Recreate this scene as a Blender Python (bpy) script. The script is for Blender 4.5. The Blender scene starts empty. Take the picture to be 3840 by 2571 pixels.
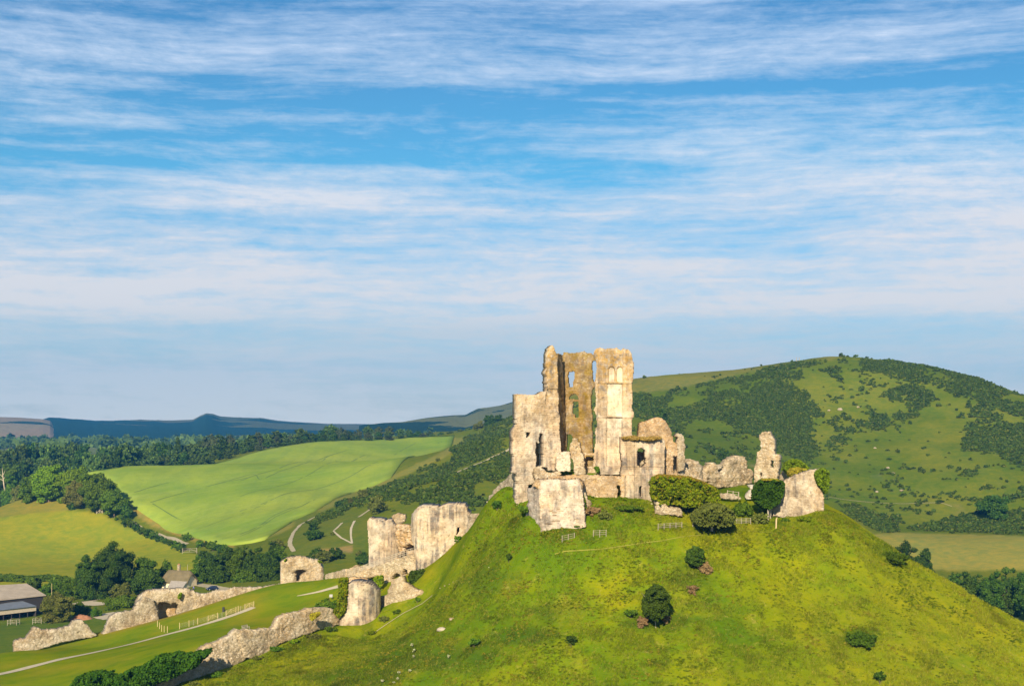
import bpy, bmesh, math, random
import numpy as np
from mathutils import Vector
R = math.radians
rng = np.random.default_rng(7)
random.seed(7)
sc = bpy.context.scene
COL = sc.collection
# ---------------------------------------------------------------- camera
F = 5333.0          # focal length in photo pixels (50 mm on a 36 mm frame)
HY = 1590.0         # photo row of the horizon
CZ = 70.0           # camera height above the valley floor
cam_d = bpy.data.cameras.new('camera'); cam = bpy.data.objects.new('camera', cam_d); COL.objects.link(cam)
cam.location = (0, 0, CZ); cam.rotation_euler = (R(90), 0, 0)
cam_d.sensor_width = 36; cam_d.lens = 36 * F / 3840
cam_d.shift_y = (HY - 1285.5) / 3840
cam_d.clip_start = 1; cam_d.clip_end = 60000
sc.camera = cam
# ---------------------------------------------------------------- light
SUN_EL = 24.0
SUN_DIR = Vector((-0.19, -1.0, 0)).normalized()      # where the sun stands, in plan
sv = Vector((SUN_DIR.x * math.cos(R(SUN_EL)), SUN_DIR.y * math.cos(R(SUN_EL)), math.sin(R(SUN_EL))))
sd = bpy.data.lights.new('sun', 'SUN'); so = bpy.data.objects.new('sun', sd); COL.objects.link(so)
sd.energy = 5.0; sd.angle = R(0.5); sd.color = (1.0, 0.85, 0.62)
so.rotation_euler = (-sv).to_track_quat('-Z', 'Y').to_euler()
so.location = (0, 0, 300)
sc.view_settings.view_transform = 'Standard'; sc.view_settings.look = 'None'
sc.view_settings.gamma = 1.0; sc.view_settings.exposure = 0.64
sc.cycles.volume_max_steps = 8
sc.cycles.max_bounces = 6; sc.cycles.diffuse_bounces = 2; sc.cycles.glossy_bounces = 1
sc.cycles.transmission_bounces = 2; sc.cycles.volume_bounces = 0; sc.cycles.transparent_max_bounces = 6

class NT:                                             # tiny node helper
    def __init__(s, tree): s.t = tree; tree.nodes.clear()
    def n(s, typ, ins=None, **kw):
        nd = s.t.nodes.new(typ)
        for k, v in kw.items(): setattr(nd, k, v)
        for k, v in (ins or {}).items():
            s.put(nd.inputs[k], v)
        return nd
    def put(s, sock, v):
        if hasattr(v, 'is_linked') or isinstance(v, bpy.types.NodeSocket): s.t.links.new(v, sock)
        elif isinstance(v, bpy.types.Node): s.t.links.new(v.outputs[0], sock)
        else: sock.default_value = v
    def m(s, op, a, b=0.0, c=None, clamp=False):
        nd = s.t.nodes.new('ShaderNodeMath'); nd.operation = op; nd.use_clamp = clamp
        s.put(nd.inputs[0], a); s.put(nd.inputs[1], b)
        if c is not None: s.put(nd.inputs[2], c)
        return nd.outputs[0]
    def mix(s, f, a, b, blend='MIX'):
        nd = s.t.nodes.new('ShaderNodeMix'); nd.data_type = 'RGBA'; nd.blend_type = blend
        s.put(nd.inputs[0], f); s.put(nd.inputs[6], a); s.put(nd.inputs[7], b)
        return nd.outputs[2]
    def noise(s, vec, scale, detail=4, rough=.55, dist=0.0, dim='3D'):
        nd = s.t.nodes.new('ShaderNodeTexNoise'); nd.noise_dimensions = dim
        if vec is not None: s.put(nd.inputs['Vector'], vec)
        nd.inputs['Scale'].default_value = scale; nd.inputs['Detail'].default_value = detail
        nd.inputs['Roughness'].default_value = rough; nd.inputs['Distortion'].default_value = dist
        return nd.outputs[0]
    def ramp(s, f, stops, interp='LINEAR'):
        nd = s.t.nodes.new('ShaderNodeValToRGB'); cr = nd.color_ramp; cr.interpolation = interp
        while len(cr.elements) < len(stops): cr.elements.new(0.5)
        for e, (p, c) in zip(cr.elements, stops):
            e.position = p; e.color = (c, c, c, 1) if isinstance(c, (int, float)) else (*c[:3], 1)
        s.put(nd.inputs[0], f)
        return nd.outputs[0]
    def vmul(s, vec, v):
        nd = s.t.nodes.new('ShaderNodeVectorMath'); nd.operation = 'MULTIPLY'
        s.put(nd.inputs[0], vec); s.put(nd.inputs[1], v)
        return nd.outputs[0]
    def comb(s, x, y, z=0.0):
        nd = s.t.nodes.new('ShaderNodeCombineXYZ')
        for i, v in enumerate((x, y, z)): s.put(nd.inputs[i], v)
        return nd.outputs[0]

def c4(c): return (c[0], c[1], c[2], 1)

# ---------------------------------------------------------------- sky
W = bpy.data.worlds.new('World'); sc.world = W; W.use_nodes = True
def build_world():
    g = NT(W.node_tree)
    sky = g.n('ShaderNodeTexSky', sky_type='NISHITA')
    sky.sun_disc = False; sky.sun_elevation = R(SUN_EL)
    sky.sun_rotation = math.atan2(SUN_DIR.x, SUN_DIR.y)
    sky.air_density = 1.0; sky.dust_density = 0.4; sky.ozone_density = 2.5
    tc = g.n('ShaderNodeTexCoord')
    sep = g.n('ShaderNodeSeparateXYZ', {0: tc.outputs['Generated']})
    x, y, z = sep.outputs
    h = g.m('SQRT', g.m('ADD', g.m('MULTIPLY', x, x), g.m('MULTIPLY', y, y)))
    el = g.m('DIVIDE', z, g.m('MAXIMUM', h, 0.05))                 # tangent of the elevation
    az = g.m('ARCTAN2', x, y)                                      # bearing
    # deepen the clear blue a little with height, as a polarised sky does
    tint = g.ramp(g.m('MULTIPLY', el, 2.0, clamp=True),
                  [(0.0, (.62, .74, .98)), (0.10, (.60, .78, 1.0)), (0.22, (.50, .84, 1.06)), (0.36, (.38, .88, 1.05)), (0.6, (.36, .76, .98)), (1.0, (.55, .75, 1.0))])
    blue = g.mix(1.0, sky.outputs[0], tint, 'MULTIPLY')
    # cirrus: long streaks, stretched along the bearing, warped
    P = g.comb(g.m('MULTIPLY', az, 1.0), g.m('MULTIPLY', el, 1.0))
    warp = g.n('ShaderNodeTexNoise', {'Vector': g.vmul(P, (5.0, 9.0, 1)), 'Scale': 1.0, 'Detail': 3.0})
    wv = g.n('ShaderNodeVectorMath', {0: warp.outputs['Color'], 1: (.5, .5, .5)}, operation='SUBTRACT')
    wv2 = g.vmul(wv.outputs[0], (0.10, 0.022, 0))
    Pw = g.n('ShaderNodeVectorMath', {0: P, 1: wv2}, operation='ADD').outputs[0]
    broad = g.noise(g.vmul(Pw, (4.0, 26.0, 1)), 1.0, 5, .55)
    streak = g.noise(g.vmul(Pw, (7.0, 105.0, 1)), 1.0, 6, .62)
    fine = g.noise(g.vmul(Pw, (42.0, 140.0, 1)), 1.0, 6, .68)
    rip = g.noise(g.vmul(Pw, (60.0, 330.0, 1)), 1.0, 3, .6)
    # cover by elevation: streaky above, a bright veil lower down, thin again over the horizon
    cov = g.ramp(g.m('MULTIPLY', el, 3.0, clamp=True),
                 [(0.0, .95), (.10, .92), (.20, .86), (.235, 1.0), (.33, .86), (.40, .56), (.53, .28), (.60, .22), (.70, .17), (.735, .34), (.745, .40), (.90, .36), (1.0, .24)])
    def blob(a0, e0, wa, we):
        da = g.m('DIVIDE', g.m('SUBTRACT', az, a0), wa); de = g.m('DIVIDE', g.m('SUBTRACT', el, e0), we)
        r2 = g.m('ADD', g.m('MULTIPLY', da, da), g.m('MULTIPLY', de, de))
        return g.m('SUBTRACT', 1.0, r2, clamp=True)
    tot = cov
    def S(px, py, wx, wy, amp):
        nonlocal tot
        a = (px * 1.6396 - 1920) / F; e = (HY - py * 1.6396) / F
        b = blob(math.atan(a), e, wx * 1.6396 / F, wy * 1.6396 / F)
        tot = g.m('ADD', tot, g.m('MULTIPLY', b, amp))
    S(700, 440, 640, 62, .55); S(1950, 430, 720, 150, .50); S(1500, 320, 420, 60, .25); S(2000, 130, 900, 75, .26)
    S(60, 150, 420, 130, .35); S(1150, 175, 900, 22, .25); S(1350, 395, 330, 60, -.30); S(1600, 205, 700, 30, -.20)
    S(800, 330, 500, 50, -.20); S(1600, 530, 300, 40, -.22); S(150, 625, 260, 28, -.30); S(200, 300, 260, 25, .25); S(900, 285, 500, 25, .18)
    n = g.m('ADD', g.m('MULTIPLY', broad, .44), g.m('MULTIPLY', streak, .36))
    n = g.m('ADD', n, g.m('MULTIPLY', fine, .27))
    n = g.m('ADD', n, g.m('MULTIPLY', rip, .06))
    dens = g.m('ADD', g.m('MULTIPLY', g.m('SUBTRACT', n, .565), 3.6), g.m('SUBTRACT', tot, .04), clamp=True)
    dens = g.m('MULTIPLY', g.m('POWER', dens, 1.25), .93)
    ccol = g.ramp(g.m('MULTIPLY', el, 3.0, clamp=True),
                  [(0.0, (8.0, 8.0, 7.5)), (.10, (7.2, 7.5, 7.4)), (.19, (6.6, 7.1, 7.3)), (.245, (8.2, 7.9, 7.8)), (.40, (8.2, 7.9, 8.0)), (.6, (7.2, 8.0, 9.1)), (1.0, (5.4, 7.0, 9.6))])
    col = g.mix(dens, blue, ccol)
    col2 = g.mix(1.0, col, col, 'MIX')
    bg = g.n('ShaderNodeBackground', {'Color': col2, 'Strength': 0.067})
    g.n('ShaderNodeOutputWorld', {'Surface': bg.outputs[0]})
build_world()

# ---------------------------------------------------------------- maths
def hsh(ix, iy, iz=0):
    n = (ix.astype(np.int64) * 374761393 + iy.astype(np.int64) * 668265263 + np.asarray(iz).astype(np.int64) * 2147483647) & 0xffffffff
    n = ((n ^ (n >> 13)) * 1274126177) & 0xffffffff
    n = ((n ^ (n >> 16)) * 2246822519) & 0xffffffff
    return ((n ^ (n >> 15)) & 0xffffff) / float(0xffffff)
def vn(x, y, seed=0):
    x = np.asarray(x, float); y = np.asarray(y, float)
    ix = np.floor(x); iy = np.floor(y); fx = x - ix; fy = y - iy
    fx = fx * fx * (3 - 2 * fx); fy = fy * fy * (3 - 2 * fy)
    a = hsh(ix, iy, seed); b = hsh(ix + 1, iy, seed); c = hsh(ix, iy + 1, seed); d = hsh(ix + 1, iy + 1, seed)
    return (a * (1 - fx) + b * fx) * (1 - fy) + (c * (1 - fx) + d * fx) * fy
def fbm(x, y, seed=0, o=4, g=.5):
    s = 0; a = 1; t = 0
    for i in range(o):
        s = s + a * (vn(x * 2 ** i + 13.7 * i, y * 2 ** i - 7.3 * i, seed + i) - .5); t += a; a *= g
    return s / t * 2          # about -1..1
def inside(loop, x, y):
    L = np.asarray(loop, float); r = np.zeros(np.shape(x), bool)
    x0, y0 = L[-1]
    for x1, y1 in L:
        c = ((y1 > y) != (y0 > y))
        with np.errstate(divide='ignore', invalid='ignore'):
            xi = (x0 - x1) * (y - y1) / (y0 - y1 + 1e-12) + x1
        r ^= c & (x < xi); x0, y0 = x1, y1
    return r
def seg_dist(loop, x, y, closed=True):
    L = np.asarray(loop, float); d = np.full(np.shape(x), 1e9)
    n = len(L)
    for i in range(n if closed else n - 1):
        ax, ay = L[i]; bx, by = L[(i + 1) % n]
        vx, vy = bx - ax, by - ay
        t = np.clip(((x - ax) * vx + (y - ay) * vy) / (vx * vx + vy * vy + 1e-9), 0, 1)
        d = np.minimum(d, np.hypot(x - ax - t * vx, y - ay - t * vy))
    return d
def Kf(ox, oy, s): return lambda *pts: [(ox + px / s, oy + py / s) for px, py in pts]
K1 = Kf(1800, 1260, 3.5641); K2 = Kf(1800, 1600, 3.5641); K3 = Kf(2240, 1500, 2.9038); K4 = Kf(2600, 1560, 3.267)
K5 = Kf(1280, 1840, 2.8); K6 = Kf(600, 2120, 3.1649); K7 = Kf(0, 2050, 3.01); K8 = Kf(0, 1500, 2.342)
K9 = Kf(900, 1500, 2.129); K10 = Kf(2340, 1280, 1.5613); K11 = Kf(1400, 1900, 2.1291); K12 = Kf(2400, 1900, 1.6264)
K13 = Kf(980, 2060, 4.6125); K14 = Kf(0, 1500, 4.6125); K15 = Kf(400, 2080, 4.6125)
def P(sx, sy, d): return np.array(((sx - 1920) / F * d, d, CZ - (sy - HY) / F * d))
class TPS:
    def __init__(s, pts, lam=0.0):
        p = np.array(pts, float); s.c = p[:, :2] / 100; n = len(p)
        r2 = ((s.c[:, None] - s.c[None]) ** 2).sum(-1); Kk = .5 * r2 * np.log(r2 + 1e-12) + lam * np.eye(n)
        Q = np.hstack([np.ones((n, 1)), s.c]); A = np.zeros((n + 3, n + 3))
        A[:n, :n] = Kk; A[:n, n:] = Q; A[n:, :n] = Q.T
        s.w = np.linalg.solve(A, np.concatenate([p[:, 2], np.zeros(3)]))
    def __call__(s, x, y):
        x = np.asarray(x, float) / 100; y = np.asarray(y, float) / 100; sh = x.shape
        x = x.ravel(); y = y.ravel(); out = np.zeros(x.size)
        for k in range(0, x.size, 60000):
            X = x[k:k + 60000]; Y = y[k:k + 60000]
            r2 = (X[:, None] - s.c[None, :, 0]) ** 2 + (Y[:, None] - s.c[None, :, 1]) ** 2
            out[k:k + 60000] = (.5 * r2 * np.log(r2 + 1e-12)) @ s.w[:-3] + s.w[-3] + s.w[-2] * X + s.w[-1] * Y
        return out.reshape(sh)
VP = [P(*q) for q in [
    (0,2170,620),(650,2150,630),(0,2050,790),(500,2030,800),(0,1960,966),(300,1900,1080),(0,1890,1150),
    (320,1777,950),(491,1895,850),(803,2034,725),(994,2017,700),(1102,1946,755),(1323,1850,860),(1604,1725,1080),(1698,1674,1200),
    (1000,1688,1150),(1276,1662,1200),(1558,1653,1250),(650,1850,880),(1000,1850,860),(900,1950,780),
    (1760,1612,1500),(1850,1588,1300),(1930,1562,1200),(2150,1492,1150),(2375,1427,1150),(2700,1399,1150),(3000,1351,1130),
    (3140,1337,1120),(3300,1354,1100),(3500,1382,1080),(3700,1444,1040),(3840,1512,1000),(4100,1660,940),(4400,1800,900),
    (1900,1750,720),(1900,1650,900),(1500,1900,660),(1650,1800,760),(1300,2010,620),(1400,1850,800),(1450,1960,630),(1150,2010,640),
    (2700,1600,960),(2700,1780,790),(3000,1600,960),(3000,1800,820),(3400,1500,1000),(3400,1700,880),(3400,1850,800),(3800,1700,860),
    (3800,1850,780),(3300,1960,740),(3700,1975,730),(3400,2010,690),(3840,2015,680),(3500,2130,620),(3840,2140,610),(3700,2290,520),
    (2300,1870,700),(2300,1700,850),
    (100,2330,485),(400,2260,525),(800,2200,535),(1100,2120,575),(650,2210,545)]]
VP += [np.array(q, float) for q in [
    (-300,300,2),(-150,330,3),(-60,400,6),(0,450,8),(60,520,8),(130,480,6),(220,420,3),(250,250,2),(120,150,-2),(0,150,-4),(-120,150,-4),
    (-250,150,-2),(0,20,45),(-200,20,35),(200,20,40),(-500,500,3),(-500,900,10),(-700,1200,30),(-330,1350,36),(-200,1500,50),(-50,1650,40),
    (500,500,0),(700,900,20),(-600,2200,30),(0,2300,42),(500,1500,20),(650,1200,5),(468,1250,35),(434,1280,58),(385,1320,84),(320,1400,92),(260,1550,80),(170,1450,88),(100,1450,78),(20,1450,60),(-40,1400,56),(0,1700,30),(700,1500,10),(1000,2200,60),
    (-900,3000,28),(0,3200,40),(1000,3200,40),(2200,3200,30),(-1500,1500,25),(1500,1200,40),(-900,600,5),(900,300,0),
    (-2500,3500,25),(2500,2200,30),(-2500,9000,20),(0,9000,30),(2500,9000,30),(-5000,14000,20),(5000,14000,20),(-300,-300,30),(300,-300,30)]]
MP = [P(*q) for q in [
    (0,2590,250),(0,2450,290),(-300,2571,250),(0,2520,266),(360,2425,296),(600,2575,238),(300,2571,246),(600,2405,280),(900,2380,262),
    (900,2280,303),(1240,2350,262),(1200,2230,300),(1060,2192,325),(1240,2190,325),(700,2290,316),(360,2372,312),(150,2425,316),(40,2490,306),
    (710,2562,235),(916,2486,244),(1074,2408,251),(1263,2350,257),(1345,2384,255),(1428,2306,261),(1520,2262,262),(1620,2229,259),(1583,2138,280),
    (1694,2056,276),(1758,1995,271),(1801,1952,266),(1801,1975,275),(1850,1925,266),(1400,2122,303),(1330,2160,300),(1500,2150,292),(1450,2230,277),
    (1700,2200,247),(1500,2400,236),(1100,2571,224),(800,2640,222),(1900,1965,246),(2080,2045,233),(2400,1960,238),(2700,2000,237),(3000,1990,239),
    (3100,1925,247),(2050,2200,229),(2500,2200,226),(3000,2200,228),(2050,2400,216),(2700,2400,214),(3300,2400,219),(1600,2571,214),
    (2000,2571,208),(2700,2571,204),(3300,2571,207),(3840,2571,217),(3500,2250,236),(3300,2024,246),(3500,2144,246),(3700,2265,245),(3840,2350,244),
    (4200,2570,241),(2450,1886,246),(2700,1925,247),(2450,1832,262),(2700,1842,275),(2850,1817,287),(3050,1868,278),(3120,1930,262),(3200,1985,258),(3300,2060,258),(3400,2130,256),(3500,2190,256),(2030,1990,238),(2190,1961,239.5),(1980,1941,242),(1940,1893,249),(2300,1877,245),(2680,1984,240),(2880,1945,247.5),(2960,1945,247),(2000,1900,247),(2300,1884,243.5),(2150,1890,243.5),
    (1884,1838,254),(1850,1910,252),(1830,1875,258),(2000,1850,262),(2200,1850,262)]]
MP += [np.array(q, float) for q in [
    (-150,262,8),(-130,300,8),(-120,330,6),(-95,345,8),(-60,345,18),(-40,360,14),(-20,345,22),(0,340,26),(20,345,26),(50,335,30),
    (65,305,48),(75,270,44),(95,262,22),(110,250,6),(20,310,52),(40,310,54),(-5,315,44),(-15,300,44),
    (-150,400,-12),(-60,400,-6),(0,390,2),(60,390,2),(120,330,-8),(140,240,-12),(120,180,0),(60,170,11),(0,170,8),(-40,180,6),(-80,200,8),(-130,220,8),
    (0,120,-20),(-150,120,-20),(150,120,-20),(-200,300,-10),(200,300,-30)]]
tpsV = TPS(VP, 1e-4); tpsM = TPS(MP, 2e-5)
COURT = [(sx, d) for sx, d in ((2010,252.2),(2340,250.8),(2345,275),(1960,275),(1950,262))]
COURTP = [((sx - 1920) / F * d, d) for sx, d in COURT]
def ground(x, y, fine=True):
    """returns height, weight of the castle mound"""
    x = np.asarray(x, float); y = np.asarray(y, float)
    v = tpsV(x, y)
    m = tpsM(x, y)
    far = np.maximum(0, np.hypot((x - 0) / 230, (y - 280) / 170) - 1)
    m = m - far * 200
    if fine:
        v = v + fbm(x / 60, y / 60, 3, 4) * np.clip((y - 300) / 500, 0.1, 1) * 2.0 + fbm(x / 9, y / 9, 5, 3) * .18
        bl = bailey(x, y)
        m = m + (1 - bl) * (fbm(x / 9, y / 9, 9, 3) * .55 + fbm(x / 2.2, y / 2.2, 12, 3) * .20) + bl * fbm(x / 9, y / 9, 9, 2) * .12
    ins = inside(COURTP, x, y); dd = seg_dist(COURTP, x, y)
    sd_ = np.where(ins, dd, -dd)
    w = np.clip(sd_ / .8 + .5, 0, 1)
    m = m * (1 - w) + np.maximum(m, 61.3) * w
    k = 1.5
    hh = np.clip(.5 + .5 * (m - v) / k, 0, 1)
    z = v * (1 - hh) + m * hh + k * hh * (1 - hh)
    return z, hh
def px_of(x, y, z): return 1920 + F * x / np.maximum(y, 1), HY - F * (z - CZ) / np.maximum(y, 1)
BAIL = [(-400,2800),(600,2590),(916,2480),(1074,2400),(1263,2345),(1290,2230),(1400,2120),(1240,2150),(1060,2180),(700,2270),(360,2360),(0,2440),(-400,2520)]
def bailey(x, y):
    # plan polygon of the mown outer bailey
    L = [(-120,225),(-60,236),(-46,244),(-40,251),(-37,257),(-35,275),(-37,300),(-40,320),(-54,328),(-72,318),(-92,314),(-108,316),(-140,300)]
    ins = inside(L, x, y); d = seg_dist(L, x, y)
    return np.clip(np.where(ins, d, -d) / 3 + .5, 0, 1)
def hit(sx, sy, dmin=190, dmax=5000):
    """first point of the ground seen at a place of the photograph"""
    a = (sx - 1920) / F; b = -(sy - HY) / F
    ds = np.geomspace(dmin, dmax, 900)
    z, _ = ground(a * ds, ds, False)
    below = (CZ + b * ds) <= z
    if not below.any(): return None
    i = int(np.argmax(below)); d1 = ds[i]; d0 = ds[max(i - 1, 0)]
    for _k in range(18):
        dm = (d0 + d1) / 2
        if CZ + b * dm <= ground(np.array([a * dm]), np.array([dm]), False)[0][0]: d1 = dm
        else: d0 = dm
    return np.array((a * d1, d1, CZ + b * d1))
def gz(x, y): return float(ground(np.array([x]), np.array([y]), True)[0][0])

# ---------------------------------------------------------------- mesh helpers
def tag(o, label=None, cat=None, group=None, kind=None):
    if label: o['label'] = label
    if cat: o['category'] = cat
    if group: o['group'] = group
    if kind: o['kind'] = kind
    return o
def empty(name, loc=(0, 0, 0), label=None, cat=None, group=None):
    o = bpy.data.objects.new(name, None); COL.objects.link(o); o.location = Vector(loc); o.empty_display_size = .3
    return tag(o, label, cat, group)
def mesh(name, V, F4, mat, parent=None, smooth=False, cols=None, loc=None):
    """V in world space; F4 = list of arrays (n,3) or (n,4)"""
    V = np.asarray(V, np.float64)
    if parent is not None: V = V - np.array(parent.location) if parent.parent is None else V - np.array(parent.location) - np.array(parent.parent.location)
    org = np.zeros(3)
    if parent is None and loc is not None: org = np.array(loc, float); V = V - org
    me = bpy.data.meshes.new(name)
    if not isinstance(F4, (list, tuple)): F4 = [F4]
    F4 = [np.asarray(f, np.int32) for f in F4 if len(f)]
    loops = np.concatenate([f.ravel() for f in F4]); tot = np.concatenate([np.full(len(f), f.shape[1], np.int32) for f in F4])
    me.vertices.add(len(V)); me.vertices.foreach_set('co', V.astype(np.float32).ravel())
    me.loops.add(len(loops)); me.loops.foreach_set('vertex_index', loops)
    me.polygons.add(len(tot)); st = np.concatenate([[0], np.cumsum(tot)[:-1]]).astype(np.int32)
    me.polygons.foreach_set('loop_start', st); me.polygons.foreach_set('loop_total', tot)
    if smooth: me.polygons.foreach_set('use_smooth', np.ones(len(tot), bool))
    if cols is not None:
        a = me.attributes.new('tone', 'FLOAT_COLOR', 'POINT'); a.data.foreach_set('color', np.asarray(cols, np.float32).ravel())
    me.update(calc_edges=True); me.validate()
    if isinstance(mat, (list, tuple)):
        for q in mat: me.materials.append(q)
    else: me.materials.append(mat)
    o = bpy.data.objects.new(name, me); COL.objects.link(o)
    if parent is not None: o.parent = parent
    else: o.location = Vector(org)
    return o
def mobj(name, bm, mat, parent=None, smooth=False):
    """bm in the parent's local space"""
    me = bpy.data.meshes.new(name); bmesh.ops.recalc_face_normals(bm, faces=bm.faces[:]); bm.to_mesh(me); bm.free()
    me.materials.append(mat)
    if smooth:
        for p in me.polygons: p.use_smooth = True
    o = bpy.data.objects.new(name, me); COL.objects.link(o)
    if parent is not None: o.parent = parent
    return o
def box(bm, c, s, rz=0, tilt=None):
    from mathutils import Matrix
    M = Matrix.Translation(Vector(c)) @ Matrix.Rotation(rz, 4, 'Z')
    if tilt: M = M @ Matrix.Rotation(tilt[1], 4, tilt[0])
    M = M @ Matrix.Diagonal((s[0], s[1], s[2], 1))
    return bmesh.ops.create_cube(bm, size=1, matrix=M)['verts']
def bar(bm, a, b, w, h=None):
    """a squared bar from a to b"""
    from mathutils import Matrix
    a = Vector(a); b = Vector(b); d = b - a; L = d.length
    q = d.to_track_quat('X', 'Z')
    M = Matrix.Translation((a + b) / 2) @ q.to_matrix().to_4x4() @ Matrix.Diagonal((L, w, h or w, 1))
    bmesh.ops.create_cube(bm, size=1, matrix=M)
def cyl(bm, a, b, r0, r1, seg=8):
    from mathutils import Matrix
    a = Vector(a); b = Vector(b); d = b - a; q = d.to_track_quat('Z', 'Y')
    M = Matrix.Translation((a + b) / 2) @ q.to_matrix().to_4x4()
    bmesh.ops.create_cone(bm, cap_ends=True, segments=seg, radius1=r0, radius2=r1, depth=d.length, matrix=M)
# ---------------------------------------------------------------- materials
def new_mat(name):
    m = bpy.data.materials.new(name); m.use_nodes = True
    return m, NT(m.node_tree)
def finish(g, col, rough=.95, bump=None, bstr=.3, bdist=.1, spec=.15, metal=0.0, trans=None):
    b = g.n('ShaderNodeBsdfPrincipled')
    g.put(b.inputs['Base Color'], col); g.put(b.inputs['Roughness'], rough); b.inputs['Specular IOR Level'].default_value = spec
    b.inputs['Metallic'].default_value = metal
    if bump is not None:
        bn = g.n('ShaderNodeBump', {'Height': bump, 'Strength': bstr, 'Distance': bdist}); g.put(b.inputs['Normal'], bn.outputs[0])
    g.n('ShaderNodeOutputMaterial', {'Surface': b.outputs[0]})
def flat_mat(name, c, rough=.8, var=.12, scale=3.0, bstr=.15, spec=.2, metal=0.0):
    m, g = new_mat(name); tc = g.n('ShaderNodeTexCoord'); o = tc.outputs['Object']
    n = g.noise(o, scale, 5, .6)
    col = g.mix(n, c4([v * (1 - var * 2) for v in c]), c4([v * (1 + var * 2) for v in c]))
    finish(g, col, rough, g.noise(o, scale * 4, 3), bstr, .03, spec, metal)
    return m
def geo_pos(g): return g.n('ShaderNodeNewGeometry').outputs['Position']
def stone_mat(name, base, grey=.35, rubble=.5, moss=.3, course=.0, streak=.4, mosscol=(.36,.22,.04), mossz=None, ochre=0.0):
    """limestone: weathered grey streaks, ochre lichen, joints and rubble"""
    m, g = new_mat(name); p = geo_pos(g)
    big = g.noise(p, .16, 4, .6); mid = g.noise(p, .75, 5, .65); fine = g.noise(p, 3.2, 5, .7)
    st = g.noise(g.vmul(p, (1.3, 1.3, .14)), 1.0, 5, .6)
    c = g.mix(g.ramp(mid, [(.3, 0), (.7, 1)]), c4([v * .84 for v in base]), c4([min(v * 1.12, .85) for v in base]))
    c = g.mix(g.m('MULTIPLY', g.ramp(big, [(.44, 0), (.58, 1)]), .60), c, c4((base[0] * 1.02, base[1] * .84, base[2] * .62)))
    gr = g.m('MULTIPLY', g.m('MULTIPLY', g.ramp(st, [(.42, 0), (.60, 1)]), g.ramp(g.noise(p, .28, 3), [(.40, 0), (.55, 1)])), streak)
    c = g.mix(gr, c, c4((.17, .15, .135)))
    gr2 = g.m('MULTIPLY', g.ramp(g.noise(p, 1.6, 5, .7), [(.52, 0), (.66, 1)]), grey)
    c = g.mix(gr2, c, c4((.22, .19, .15)))
    vor = g.n('ShaderNodeTexVoronoi', {'Vector': g.vmul(p, (1, 1, 1.6)), 'Scale': 3.3}, feature='F1')
    vc = g.n('ShaderNodeSeparateColor', {0: vor.outputs['Color']})
    c = g.mix(g.m('MULTIPLY', g.m('GREATER_THAN', vc.outputs[0], .62), rubble * .42), c, c4([v * .55 for v in base]))
    c = g.mix(g.m('MULTIPLY', g.m('LESS_THAN', vc.outputs[1], .25), rubble * .5), c, c4((.74, .66, .52)))
    edge = g.n('ShaderNodeTexVoronoi', {'Vector': g.vmul(p, (1, 1, 1.6)), 'Scale': 3.3}, feature='DISTANCE_TO_EDGE')
    eg = g.ramp(edge.outputs['Distance'], [(0, 0), (.12, 1)])
    c = g.mix(g.m('MULTIPLY', g.m('SUBTRACT', 1.0, eg), rubble * .42), c, c4((.16, .12, .08)))
    hgt = g.m('MULTIPLY', eg, rubble)
    if course:
        sp = g.n('ShaderNodeSeparateXYZ', {0: p}); zz = g.m('ADD', sp.outputs[2], g.m('MULTIPLY', mid, .08))
        fr = g.m('FRACT', g.m('MULTIPLY', zz, 3.1)); ln = g.ramp(fr, [(0, 0), (.10, 1), (.9, 1), (1, .2)])
        rown = g.n('ShaderNodeTexWhiteNoise', {'Vector': g.comb(g.m('FLOOR', g.m('MULTIPLY', zz, 3.1)), g.m('FLOOR', g.m('MULTIPLY', g.m('ADD', sp.outputs[0], sp.outputs[1]), 1.3)))}, noise_dimensions='3D')
        c = g.mix(g.m('MULTIPLY', g.m('SUBTRACT', 1.0, ln), course * .30), c, c4((.24, .17, .11)))
        c = g.mix(g.m('MULTIPLY', g.m('GREATER_THAN', rown.outputs[0], .62), course * .22), c, c4((base[0] * .9, base[1] * .68, base[2] * .58)))
        hgt = g.m('ADD', hgt, g.m('MULTIPLY', ln, course * .6))
    mo = g.m('MULTIPLY', g.ramp(g.m('ADD', g.noise(p, .55, 5, .7), ochre), [(.55, 0), (.68, 1)]), moss)
    c = g.mix(mo, c, c4(mosscol))
    if mossz:
        sp2 = g.n('ShaderNodeSeparateXYZ', {0: p})
        tz = g.n('ShaderNodeMapRange', {0: sp2.outputs[2], 1: mossz[0], 2: mossz[1], 3: 0.0, 4: 1.0})
        k = g.m('MULTIPLY', g.m('MULTIPLY', tz.outputs[0], g.ramp(g.noise(p, 1.1, 5, .7), [(.42, 0), (.56, 1)])), .85)
        c = g.mix(k, c, c4((.50, .30, .07)))
    # lichen and turf on upward faces
    nz = g.n('ShaderNodeSeparateXYZ', {0: g.n('ShaderNodeNewGeometry').outputs['Normal']}).outputs[2]
    pits = g.ramp(g.noise(p, 2.1, 4, .7), [(.33, 1), (.40, 0)])
    c = g.mix(g.m('MULTIPLY', pits, min(.9, .45 + .35 * rubble)), c, c4((.12, .085, .05)))
    hgt = g.m('ADD', hgt, g.m('MULTIPLY', fine, .9))
    hgt = g.m('SUBTRACT', hgt, g.m('MULTIPLY', pits, .8))
    c = g.mix(g.m('MULTIPLY', g.ramp(fine, [(.35, 1), (.6, 0)]), .25), c, c4([v * .55 for v in base]))
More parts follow.
